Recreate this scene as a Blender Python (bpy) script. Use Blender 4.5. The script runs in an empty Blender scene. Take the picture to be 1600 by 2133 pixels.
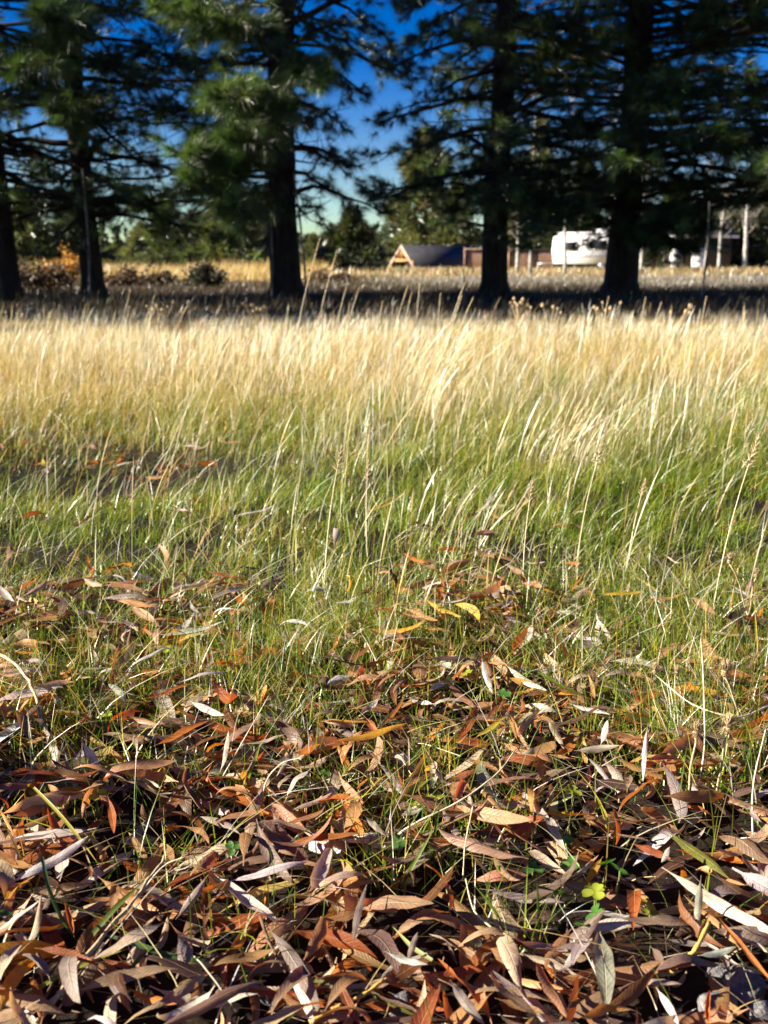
import bpy, math, random
import numpy as np
from mathutils import Vector, Matrix

# ------------------------------------------------------------------ camera, sky, sun, exposure
S = bpy.context.scene
COL = S.collection
R = math.radians
CAM_H, PITCH, FPX = 0.60, R(14.0), 2096.0           # FPX: focal length in photo pixels (1600 x 2133)
cam = bpy.data.cameras.new('camera')
cam.sensor_fit = 'VERTICAL'; cam.sensor_height = 17.3; cam.lens = 17.3 * FPX / 2133.0
cam.clip_start = 0.05; cam.clip_end = 3000
cam.dof.use_dof = True; cam.dof.focus_distance = 1.2; cam.dof.aperture_fstop = 4.4
camo = bpy.data.objects.new('camera', cam); COL.objects.link(camo)
camo.location = (0, 0, CAM_H); camo.rotation_euler = (R(90) - PITCH, 0, 0)
S.camera = camo

SUN_EL, SUN_AZ = R(22.0), R(-97.0)                  # azimuth measured clockwise from +Y (the view direction)
sun_dir = Vector((math.sin(SUN_AZ) * math.cos(SUN_EL), math.cos(SUN_AZ) * math.cos(SUN_EL), math.sin(SUN_EL)))
W = bpy.data.worlds.new('World'); S.world = W; W.use_nodes = True
nt = W.node_tree; bg = nt.nodes['Background']
sky = nt.nodes.new('ShaderNodeTexSky'); sky.sky_type = 'NISHITA'; sky.sun_disc = False
sky.sun_elevation = SUN_EL; sky.sun_rotation = SUN_AZ
sky.altitude = 1000; sky.air_density = 1.0; sky.dust_density = 0.0; sky.ozone_density = 2.2
hs = nt.nodes.new('ShaderNodeHueSaturation'); hs.inputs['Saturation'].default_value = 1.68; hs.inputs['Hue'].default_value = 0.53
nt.links.new(sky.outputs[0], hs.inputs['Color']); nt.links.new(hs.outputs[0], bg.inputs[0])
bg.inputs[1].default_value = 0.040
sl = bpy.data.lights.new('sun', 'SUN'); sl.energy = 5.0; sl.angle = R(0.53); sl.color = (1.0, 0.91, 0.76)
so = bpy.data.objects.new('sun', sl); COL.objects.link(so)
so.rotation_euler = sun_dir.to_track_quat('Z', 'Y').to_euler(); so.location = (-20, 0, 20)
S.view_settings.view_transform = 'Standard'; S.view_settings.look = 'None'
S.view_settings.gamma = 1.0; S.view_settings.use_curve_mapping = False
S.view_settings.exposure = 1.8
S.render.engine = 'CYCLES'
S.cycles.max_bounces = 6; S.cycles.diffuse_bounces = 3; S.cycles.transmission_bounces = 4
S.cycles.use_denoising = True

rng = np.random.default_rng(7)
rnd = random.Random(11)

# ------------------------------------------------------------------ helpers
CP, SP = math.cos(PITCH), math.sin(PITCH)

def ray(px, py):
    u, v = (px - 800) / FPX, (1066.5 - py) / FPX
    return np.array([u, CP + v * SP, -SP + v * CP])

def at(px, py, depth):
    d = ray(px, py); t = depth / d[1]
    return Vector((d[0] * t, depth, CAM_H + d[2] * t))

def hit(px, py, z=0.0):
    d = ray(px, py); t = (z - CAM_H) / d[2]
    return np.array([d[0] * t, d[1] * t, z])

def project(p):
    x, y, z = p[0], p[1], p[2] - CAM_H
    f = y * CP - z * SP; up = y * SP + z * CP
    return 800 + FPX * x / f, 1066.5 - FPX * up / f

_lat = rng.random((64, 64))
def noise(x, y, scale=1.0):
    x = np.asarray(x, float) * scale; y = np.asarray(y, float) * scale
    xi = np.floor(x).astype(int); yi = np.floor(y).astype(int)
    fx = x - xi; fy = y - yi
    fx = fx * fx * (3 - 2 * fx); fy = fy * fy * (3 - 2 * fy)
    g = lambda a, b: _lat[a % 64, b % 64]
    return (g(xi, yi) * (1 - fx) + g(xi + 1, yi) * fx) * (1 - fy) + (g(xi, yi + 1) * (1 - fx) + g(xi + 1, yi + 1) * fx) * fy

def sstep(a, b, x):
    t = np.clip((np.asarray(x, float) - a) / (b - a), 0, 1); return t * t * (3 - 2 * t)

HOLLOW = hit(300, 935)[:2]
def hollow(x, y):
    return np.exp(-(((x - HOLLOW[0]) / 0.48) ** 2 + ((y - HOLLOW[1] + .20) / 0.52) ** 2))

def gz(x, y):
    x = np.asarray(x, float); y = np.asarray(y, float)
    z = 0.030 * (noise(x + 7, y + 3, 1.7) - .5) + 0.016 * (noise(x + 1, y + 9, 6.0) - .5)
    z = z - 0.10 * hollow(x, y)
    z = z + 0.10 * sstep(14, 40, y) * (noise(x, y, .11) - .5)
    return z - 0.006 * np.maximum(0, y - 60)

def np_mesh(name, V, quads=None, tris=None, mats=(), attrs=None, uv=None, smooth=True):
    me = bpy.data.meshes.new(name)
    V = np.ascontiguousarray(V, np.float32)
    nq = 0 if quads is None else len(quads); ntr = 0 if tris is None else len(tris)
    me.vertices.add(len(V)); me.vertices.foreach_set('co', V.ravel())
    parts = []
    if nq: parts.append(np.asarray(quads, np.int32).ravel())
    if ntr: parts.append(np.asarray(tris, np.int32).ravel())
    li = np.concatenate(parts)
    me.loops.add(len(li)); me.loops.foreach_set('vertex_index', li)
    me.polygons.add(nq + ntr)
    st = np.concatenate([np.arange(nq) * 4, nq * 4 + np.arange(ntr) * 3]).astype(np.int32)
    me.polygons.foreach_set('loop_start', st)
    if smooth: me.polygons.foreach_set('use_smooth', np.ones(nq + ntr, bool))
    for k, c in (attrs or {}).items():
        a = me.attributes.new(k, 'FLOAT_COLOR', 'POINT')
        c4 = np.ones((len(V), 4), np.float32); c4[:, :3] = c
        a.data.foreach_set('color', c4.ravel())
    if uv is not None:
        u = me.uv_layers.new(name='UVMap')
        u.data.foreach_set('uv', np.ascontiguousarray(uv[li], np.float32).ravel())
    for m in mats: me.materials.append(m)
    me.update(); me.validate()
    return me

def obj(name, me, parent=None, loc=None):
    o = bpy.data.objects.new(name, me); COL.objects.link(o)
    if parent is not None: o.parent = parent
    if loc is not None: o.location = loc
    return o

def tag(o, label=None, cat=None, group=None, kind=None):
    if label: o['label'] = label
    if cat: o['category'] = cat
    if group: o['group'] = group
    if kind: o['kind'] = kind
    return o

def thing(name, label, cat, loc=(0, 0, 0), group=None):
    o = bpy.data.objects.new(name, None); COL.objects.link(o); o.location = loc
    o.empty_display_size = .1
    return tag(o, label, cat, group)

class Geo:
    """collects shapes into one mesh"""
    def __init__(s): s.V, s.Q, s.T, s.n = [], [], [], 0
    def add(s, V, Q=None, T=None):
        V = np.asarray(V, float).reshape(-1, 3)
        if Q is not None and len(Q): s.Q.append(np.asarray(Q, int) + s.n)
        if T is not None and len(T): s.T.append(np.asarray(T, int) + s.n)
        s.V.append(V); s.n += len(V)
    def tube(s, pts, rad, sides=6, cap=True):
        P = np.asarray([tuple(p) for p in pts], float); n = len(P)
        r = np.broadcast_to(np.asarray(rad, float), (n,))
        T = np.gradient(P, axis=0); T /= np.linalg.norm(T, axis=1)[:, None] + 1e-9
        ref = np.array([0.3, 1, 0.1]) if abs(T[0][2]) > .7 else np.array([0.05, 0.1, 1])
        A = np.cross(T, ref); A /= np.linalg.norm(A, axis=1)[:, None] + 1e-9
        B = np.cross(T, A)
        th = np.arange(sides) * 2 * math.pi / sides
        ring = P[:, None] + r[:, None, None] * (A[:, None] * np.cos(th)[None, :, None] + B[:, None] * np.sin(th)[None, :, None])
        i = np.arange(n - 1)[:, None] * sides; j = np.arange(sides)[None]; j2 = (j + 1) % sides
        Q = np.stack([i + j, i + j2, i + sides + j2, i + sides + j], -1).reshape(-1, 4)
        V = ring.reshape(-1, 3)
        if cap:
            V = np.vstack([V, P[-1:], P[:1]]); e = n * sides; l = (n - 1) * sides
            Tt = [(l + a, l + (a + 1) % sides, e) for a in range(sides)] + [((a + 1) % sides, a, e + 1) for a in range(sides)]
        else: Tt = None
        s.add(V, Q, Tt)
    def box(s, c, size, rot=0.0):
        x, y, z = [a / 2 for a in size]
        V = np.array([(-x, -y, -z), (x, -y, -z), (x, y, -z), (-x, y, -z), (-x, -y, z), (x, -y, z), (x, y, z), (-x, y, z)])
        cr, sr = math.cos(rot), math.sin(rot)
        V = np.stack([V[:, 0] * cr - V[:, 1] * sr, V[:, 0] * sr + V[:, 1] * cr, V[:, 2]], 1) + np.asarray(c, float)
        s.add(V, [(0, 3, 2, 1), (4, 5, 6, 7), (0, 1, 5, 4), (1, 2, 6, 5), (2, 3, 7, 6), (3, 0, 4, 7)])
    def mesh(s, name, mat, smooth=True, attrs=None):
        return np_mesh(name, np.vstack(s.V), np.vstack(s.Q) if s.Q else None, np.vstack(s.T) if s.T else None, [mat] if mat else [], attrs, smooth=smooth)

# ------------------------------------------------------------------ materials
def mat(name):
    m = bpy.data.materials.new(name); m.use_nodes = True
    m.node_tree.nodes.clear()
    out = m.node_tree.nodes.new('ShaderNodeOutputMaterial')
    return m, m.node_tree.nodes, m.node_tree.links, out

def N(ns, t, **kw):
    n = ns.new(t)
    for k, v in kw.items():
        if k in n.inputs: n.inputs[k].default_value = v
        else: setattr(n, k, v)
    return n

def mixc(ns, ls, fac, a, b, mode='MIX'):
    n = ns.new('ShaderNodeMix'); n.data_type = 'RGBA'; n.blend_type = mode
    for i, v in ((0, fac), (6, a), (7, b)):
        if hasattr(v, 'node'): ls.new(v, n.inputs[i])
        elif i == 0: n.inputs[0].default_value = v
        else: n.inputs[i].default_value = (*v[:3], 1)
    return n.outputs[2]

def mth(ns, ls, op, a, b=None, clamp=False):
    n = ns.new('ShaderNodeMath'); n.operation = op; n.use_clamp = clamp
    for i, v in ((0, a), (1, b)):
        if v is None: continue
        if hasattr(v, 'node'): ls.new(v, n.inputs[i])
        else: n.inputs[i].default_value = v
    return n.outputs[0]

def ramp(ns, ls, fac, stops):
    n = ns.new('ShaderNodeValToRGB'); ls.new(fac, n.inputs[0])
    e = n.color_ramp.elements
    while len(e) < len(stops): e.new(.5)
    for el, (p, c) in zip(e, stops):
        el.position = p; el.color = (*c, 1) if len(c) == 3 else c
    return n.outputs[0]

def rough_mat(name, c1, c2, scale=8.0, rough=.85, bump=.4, stretch=(1, 1, 1), spec=.3, detail=6, coord='Object', c3=None, metal=0.0):
    m, ns, ls, out = mat(name)
    tc = ns.new('ShaderNodeTexCoord'); mp = ns.new('ShaderNodeMapping'); mp.inputs['Scale'].default_value = stretch
    ls.new(tc.outputs[coord], mp.inputs[0])
    nz = N(ns, 'ShaderNodeTexNoise', Scale=scale, Detail=detail, Roughness=.62); ls.new(mp.outputs[0], nz.inputs['Vector'])
    st = [(.3, c1), (.7, c2)] if c3 is None else [(.28, c1), (.55, c2), (.75, c3)]
    c = ramp(ns, ls, nz.outputs[0], st)
    p = N(ns, 'ShaderNodeBsdfPrincipled', Roughness=rough, Metallic=metal); p.inputs['Specular IOR Level'].default_value = spec
    ls.new(c, p.inputs['Base Color'])
    b = N(ns, 'ShaderNodeBump', Strength=bump, Distance=.02); ls.new(nz.outputs[0], b.inputs['Height']); ls.new(b.outputs[0], p.inputs['Normal'])
    ls.new(p.outputs[0], out.inputs[0])
    return m

def blade_mat(name, attr='tint', transl=.35, rough=.4, spec=.5, tr_tint=(1.0, 1.0, .55), tr_gain=1.2):
    m, ns, ls, out = mat(name)
    a = N(ns, 'ShaderNodeAttribute', attribute_name=attr)
    p = N(ns, 'ShaderNodeBsdfPrincipled', Roughness=rough); p.inputs['Specular IOR Level'].default_value = spec
    ls.new(a.outputs['Color'], p.inputs['Base Color'])
    t = ns.new('ShaderNodeBsdfTranslucent')
    ls.new(mixc(ns, ls, 1.0, a.outputs['Color'], tuple(tr_gain * v for v in tr_tint), 'MULTIPLY'), t.inputs[0])
    mx = N(ns, 'ShaderNodeMixShader', Fac=transl); ls.new(p.outputs[0], mx.inputs[1]); ls.new(t.outputs[0], mx.inputs[2])
    ls.new(mx.outputs[0], out.inputs[0])
    return m

def leaf_mat():
    m, ns, ls, out = mat('willow_leaf')
    up = N(ns, 'ShaderNodeAttribute', attribute_name='tint'); un = N(ns, 'ShaderNodeAttribute', attribute_name='under')
    g = ns.new('ShaderNodeNewGeometry'); uv = ns.new('ShaderNodeUVMap')
    base = mixc(ns, ls, g.outputs['Backfacing'], up.outputs['Color'], un.outputs['Color'])
    sx = ns.new('ShaderNodeSeparateXYZ'); ls.new(uv.outputs[0], sx.inputs[0])
    s_abs = mth(ns, ls, 'ABSOLUTE', sx.outputs[1])
    # side veins slant forward from the midrib
    ph = mth(ns, ls, 'SUBTRACT', mth(ns, ls, 'MULTIPLY', sx.outputs[0], 17.0), mth(ns, ls, 'MULTIPLY', s_abs, 1.7))
    tri = mth(ns, ls, 'PINGPONG', ph, .5)
    vein = mth(ns, ls, 'SUBTRACT', 1.0, mth(ns, ls, 'MULTIPLY', tri, 7.0), True)
    mid = mth(ns, ls, 'SUBTRACT', 1.0, mth(ns, ls, 'MULTIPLY', s_abs, 11.0), True)
    nz = N(ns, 'ShaderNodeTexNoise', Scale=90.0, Detail=5.0, Roughness=.65); ls.new(g.outputs['Position'], nz.inputs['Vector'])
    n2 = N(ns, 'ShaderNodeTexNoise', Scale=520.0, Detail=3.0); ls.new(g.outputs['Position'], n2.inputs['Vector'])
    blot = ramp(ns, ls, nz.outputs[0], [(.3, (.55, .5, .47)), (.52, (1, 1, 1)), (.75, (1.25, 1.2, 1.1))])
    c = mixc(ns, ls, .75, base, blot, 'MULTIPLY')
    sp = ramp(ns, ls, n2.outputs[0], [(.30, (.45, .36, .3)), (.37, (1, 1, 1))])
    c = mixc(ns, ls, .6, c, sp, 'MULTIPLY')
    edge = mth(ns, ls, 'MULTIPLY', mth(ns, ls, 'SUBTRACT', s_abs, .86, True), 4.0)
    c = mixc(ns, ls, edge, c, (.20, .10, .045))
    c = mixc(ns, ls, mth(ns, ls, 'MULTIPLY', vein, .16), c, (.16, .10, .07))
    c = mixc(ns, ls, mth(ns, ls, 'MULTIPLY', mid, .55), c, (.50, .33, .17))
    p = N(ns, 'ShaderNodeBsdfPrincipled', Roughness=.48); p.inputs['Specular IOR Level'].default_value = .38
    ls.new(c, p.inputs['Base Color'])
    h = mth(ns, ls, 'ADD', mth(ns, ls, 'MULTIPLY', vein, -.4), mth(ns, ls, 'MULTIPLY', nz.outputs[0], 1.0))
    h = mth(ns, ls, 'ADD', h, mth(ns, ls, 'MULTIPLY', mid, -1.0))
    b = N(ns, 'ShaderNodeBump', Strength=.55, Distance=.0012); ls.new(h, b.inputs['Height']); ls.new(b.outputs[0], p.inputs['Normal'])
    t = ns.new('ShaderNodeBsdfTranslucent')
    tc = mixc(ns, ls, 1.0, up.outputs['Color'], (1.7, 1.05, .5), 'MULTIPLY')
    tc = mixc(ns, ls, mth(ns, ls, 'MULTIPLY', vein, .25), tc, (.1, .04, .01)); ls.new(tc, t.inputs[0])
    mx = N(ns, 'ShaderNodeMixShader', Fac=.30); ls.new(p.outputs[0], mx.inputs[1]); ls.new(t.outputs[0], mx.inputs[2])
    ls.new(mx.outputs[0], out.inputs[0])
    return m

M = {}
M['leaf'] = leaf_mat()
M['grass'] = blade_mat('green_grass', transl=.38, rough=.33, spec=.55)
M['straw'] = blade_mat('dry_straw', transl=.34, rough=.38, spec=.5, tr_tint=(1, .9, .6))
M['needle'] = blade_mat('pine_needle', transl=.30, rough=.36, spec=.8, tr_tint=(.9, 1, .4), tr_gain=1.5)
M['clover'] = blade_mat('clover_leaflet', transl=.45, rough=.45, spec=.4, tr_tint=(1.0, 1.1, .3), tr_gain=1.5)
M['foliage'] = blade_mat('broad_foliage', transl=.3, rough=.5, spec=.3)
M['bark'] = rough_mat('pine_bark', (.010, .008, .007), (.045, .030, .023), 7, .9, 1.0, (1.6, 1.6, .35), c3=(.08, .052, .036))
M['twig'] = rough_mat('dead_twig', (.34, .24, .13), (.58, .46, .29), 60, .6, .3, (1, 1, 1))
M['greywood'] = rough_mat('grey_sapling', (.10, .085, .075), (.22, .19, .17), 20, .8, .3)
M['birch'] = rough_mat('birch_bark', (.02, .019, .018), (.40, .38, .35), 2.6, .6, .3, (.8, .8, 2.2), c3=(.74, .72, .68))
M['birchtwig'] = rough_mat('birch_twigs', (.22, .19, .16), (.40, .36, .31), 10)
M['stone'] = rough_mat('gravel_stone', (.045, .045, .05), (.17, .165, .165), 55, .85, .7, coord='Object', c3=(.30, .29, .28))
M['seed'] = rough_mat('seed_head', (.30, .20, .09), (.58, .45, .26), 220, .7, .4)
M['roof'] = rough_mat('blue_grey_roof', (.022, .022, .026), (.042, .043, .048), 1.4, .6, .15)
M['bargeboard'] = rough_mat('pale_bargeboard', (.34, .23, .165), (.47, .34, .26), 5, .7, .2)
M['timber'] = rough_mat('orange_timber', (.34, .16, .05), (.52, .27, .10), 4, .6, .2, (1, 1, 5))
M['darkwall'] = rough_mat('dark_wood_wall', (.035, .024, .018), (.09, .06, .042), 5, .8, .2)
M['fencewood'] = rough_mat('fence_wood', (.16, .085, .05), (.33, .20, .13), 3, .8, .3, (4, 4, .6))
M['white'] = rough_mat('white_paint', (.66, .67, .68), (.80, .80, .80), 1.5, .45, .05)
M['glass'] = rough_mat('dark_window', (.015, .017, .02), (.03, .033, .037), 2, .08, 0, spec=.6)
M['tyre'] = rough_mat('black_tyre', (.01, .01, .01), (.025, .025, .025), 12, .8, .2)
M['metal'] = rough_mat('grey_metal', (.28, .28, .29), (.42, .42, .43), 6, .4, .05, metal=.6)
M['petiole'] = rough_mat('yellow_stem', (.42, .25, .05), (.62, .42, .12), 60, .5, .2)

def ground_mat():
    m, ns, ls, out = mat('field_soil')
    g = ns.new('ShaderNodeNewGeometry'); sx = ns.new('ShaderNodeSeparateXYZ'); ls.new(g.outputs['Position'], sx.inputs[0])
    n1 = N(ns, 'ShaderNodeTexNoise', Scale=26.0, Detail=7.0, Roughness=.7); ls.new(g.outputs['Position'], n1.inputs['Vector'])
    n2 = N(ns, 'ShaderNodeTexNoise', Scale=.35, Detail=5.0); ls.new(g.outputs['Position'], n2.inputs['Vector'])
    soil = ramp(ns, ls, n1.outputs[0], [(.3, (.008, .006, .005)), (.6, (.028, .019, .013)), (.8, (.055, .040, .027))])
    thatch = ramp(ns, ls, n1.outputs[0], [(.3, (.06, .055, .02)), (.55, (.22, .17, .075)), (.8, (.36, .28, .13))])
    duff = ramp(ns, ls, n1.outputs[0], [(.3, (.02, .014, .01)), (.6, (.055, .037, .026)), (.8, (.09, .062, .044))])  # pine duff, darkened so its colour also holds the pine shade
    gold = ramp(ns, ls, n2.outputs[0], [(.3, (.22, .165, .07)), (.6, (.36, .27, .12)), (.8, (.42, .33, .16))])
    yw = mth(ns, ls, 'ADD', sx.outputs[1], mth(ns, ls, 'MULTIPLY', mth(ns, ls, 'SUBTRACT', n2.outputs[0], .5), 3.0))
    def st(a, b):
        mr = N(ns, 'ShaderNodeMapRange'); mr.inputs[1].default_value = a; mr.inputs[2].default_value = b; ls.new(yw, mr.inputs[0]); return mr.outputs[0]
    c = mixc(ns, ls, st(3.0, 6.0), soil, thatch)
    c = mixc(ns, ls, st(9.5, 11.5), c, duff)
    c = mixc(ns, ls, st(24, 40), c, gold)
    p = N(ns, 'ShaderNodeBsdfPrincipled', Roughness=.95); p.inputs['Specular IOR Level'].default_value = .15
    ls.new(c, p.inputs['Base Color'])
    b = N(ns, 'ShaderNodeBump', Strength=.8, Distance=.012); ls.new(n1.outputs[0], b.inputs['Height']); ls.new(b.outputs[0], p.inputs['Normal'])
    ls.new(p.outputs[0], out.inputs[0]); return m

# ------------------------------------------------------------------ ground
def make_ground():
    ys = np.concatenate([np.linspace(-30, -1, 8), np.arange(-.6, 6, .06), np.arange(6, 20, .5), np.geomspace(20, 1400, 40)])
    ts = np.concatenate([-np.geomspace(1, .012, 26), np.linspace(-.0098, .0098, 9), np.geomspace(.012, 1, 26)])
    X, Y = [], []
    for y in ys:
        half = 8 + max(0, y) * 1.6 + (30 if y < 0 else 0)
        xs = np.sign(ts) * (np.abs(ts)) * half
        X.append(xs); Y.append(np.full(len(xs), y))
    X, Y = np.array(X), np.array(Y)
    V = np.stack([X, Y, gz(X, Y)], -1).reshape(-1, 3)
    a, b = X.shape
    i = (np.arange(a - 1)[:, None] * b + np.arange(b - 1)[None])
    Q = np.stack([i, i + 1, i + b + 1, i + b], -1).reshape(-1, 4)
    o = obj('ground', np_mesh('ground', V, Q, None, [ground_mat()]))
    tag(o, 'rough field ground of soil, thatch and pine duff darkened for shade', 'ground', kind='structure')
make_ground()

# ------------------------------------------------------------------ blades of grass (vectorised)
def blades(root, h, lean_az, lean, width, col, tipcol=None, segs=3, profile=None, face=None, droop=.35):
    """ribbons: root (n,3), h, lean_az, lean (horizontal reach / height), width, col (n,3)"""
    n = len(root); k = segs
    s = np.linspace(0, 1, k + 1)
    L = np.stack([np.cos(lean_az), np.sin(lean_az), np.zeros(n)], 1)
    hor = (lean * h)[:, None] * (.35 * s + .65 * s ** 2)[None]
    ver = h[:, None] * (s[None] - (droop * np.minimum(lean, 1.6) ** 1.2)[:, None] * .5 * s[None] ** 2)
    P = root[:, None] + L[:, None] * hor[..., None]; P[..., 2] += ver
    if face is None: face = rng.uniform(-1.1, 1.1, n)
    A = np.stack([np.cos(face), np.sin(face), np.zeros(n)], 1)
    pr = np.array(profile) if profile is not None else (1 - s ** 1.6) * .9 + .1
    wv = .5 * width[:, None] * pr[None]
    Lft = P - A[:, None] * wv[..., None]; Rgt = P + A[:, None] * wv[..., None]
    V = np.empty((n, 2 * k + 1, 3))
    V[:, 0:2 * k:2] = Lft[:, :k]; V[:, 1:2 * k:2] = Rgt[:, :k]; V[:, 2 * k] = P[:, k]
    base = np.arange(n)[:, None] * (2 * k + 1)
    q = [base + np.array([[2 * j, 2 * j + 1, 2 * j + 3, 2 * j + 2]]) for j in range(k - 1)]
    Q = np.concatenate(q) if q else None
    T = base + np.array([[2 * k - 2, 2 * k - 1, 2 * k]])
    tc = col if tipcol is None else tipcol
    ss = np.repeat(s[:k], 2); ss = np.append(ss, 1.0)
    C = col[:, None] * (1 - ss[None, :, None]) + tc[:, None] * ss[None, :, None]
    return V.reshape(-1, 3), Q, T, C.reshape(-1, 3)

def blade_obj(name, sets, material, label, cat):
    V, Q, T, C, n = [], [], [], [], 0
    for v, q, t, c in sets:
        V.append(v); C.append(c)
        if q is not None: Q.append(q + n)
        T.append(t + n); n += len(v)
    o = obj(name, np_mesh(name, np.vstack(V), np.vstack(Q) if Q else None, np.vstack(T), [material], {'tint': np.vstack(C)}))
    return tag(o, label, cat, kind='stuff')

def scatter(n, y0, y1, a=.42, b=.30, power=1.0):
    """points in the widening strip the camera looks along"""
    y = np.sqrt(rng.uniform(y0 ** 2, y1 ** 2, n)) if power == 1 else y0 + (y1 - y0) * rng.random(n) ** power
    x = rng.uniform(-1, 1, n) * (a * y + b)
    m = rng.random(n) < .26                      # a thinner margin on either side
    x = np.where(m, np.where(x > 0, 1, -1) * (a * y + b + 1.0 * rng.random(n)), x)
    return x, y

def clump(n, y0, y1, per, spread, a=.42, b=.30):
    m = max(1, n // per); cx, cy = scatter(m, y0, y1, a, b)
    i = rng.integers(0, m, n)
    sp = rng.uniform(.5, 1.4, m)[i] * spread
    return cx[i] + rng.normal(0, 1, n) * sp, cy[i] + rng.normal(0, 1, n) * sp, i

def pick(pal, n, jit=.18):
    pal = np.array(pal); c = pal[rng.integers(0, len(pal), n)]
    return np.clip(c * (1 + rng.normal(0, jit, (n, 1))) * (1 + rng.normal(0, jit * .35, (n, 3))), .01, .95)

GREEN = [(.12, .205, .016), (.075, .145, .015), (.19, .26, .02), (.28, .31, .026), (.10, .165, .03)]
YELLOW = [(.42, .36, .05), (.34, .31, .05), (.50, .36, .06), (.44, .25, .05)]
STRAW = [(.55, .43, .20), (.62, .51, .29), (.48, .36, .14), (.66, .57, .38), (.56, .41, .16)]
PALE = [(.74, .70, .56), (.68, .61, .44), (.60, .50, .30), (.76, .74, .64)]

def greenness(x, y):
    edge = 3.9 + .9 * (noise(x, y * .6, 1.3) - .5) * 2 + .35 * np.asarray(x)
    blotch = noise(x + 5, y, 1.7); fine = noise(x + 2, y + 6, 5.0)
    g = np.clip(1 - sstep(edge - 1.6, edge + 2.0, y + 2.8 * (blotch - .5)), .05, 1) * np.clip(.25 + .9 * blotch + .6 * fine, 0, 1)
    return np.clip(g + .7 * hollow(x, y), 0, 1)  # greener in the hollow, standing in for its dark green shade

def litter_edge(x):
    """where the leaf litter gives way to turf"""
    return 1.45 + .24 * (noise(x, 3.0, 3.0) - .5) * 2 + .14 * (noise(x, 8.0, 9.0) - .5) * 2 - .22 * np.exp(-((x + .13) / .10) ** 2) - .18 * np.exp(-((x - .42) / .16) ** 2)

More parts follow.
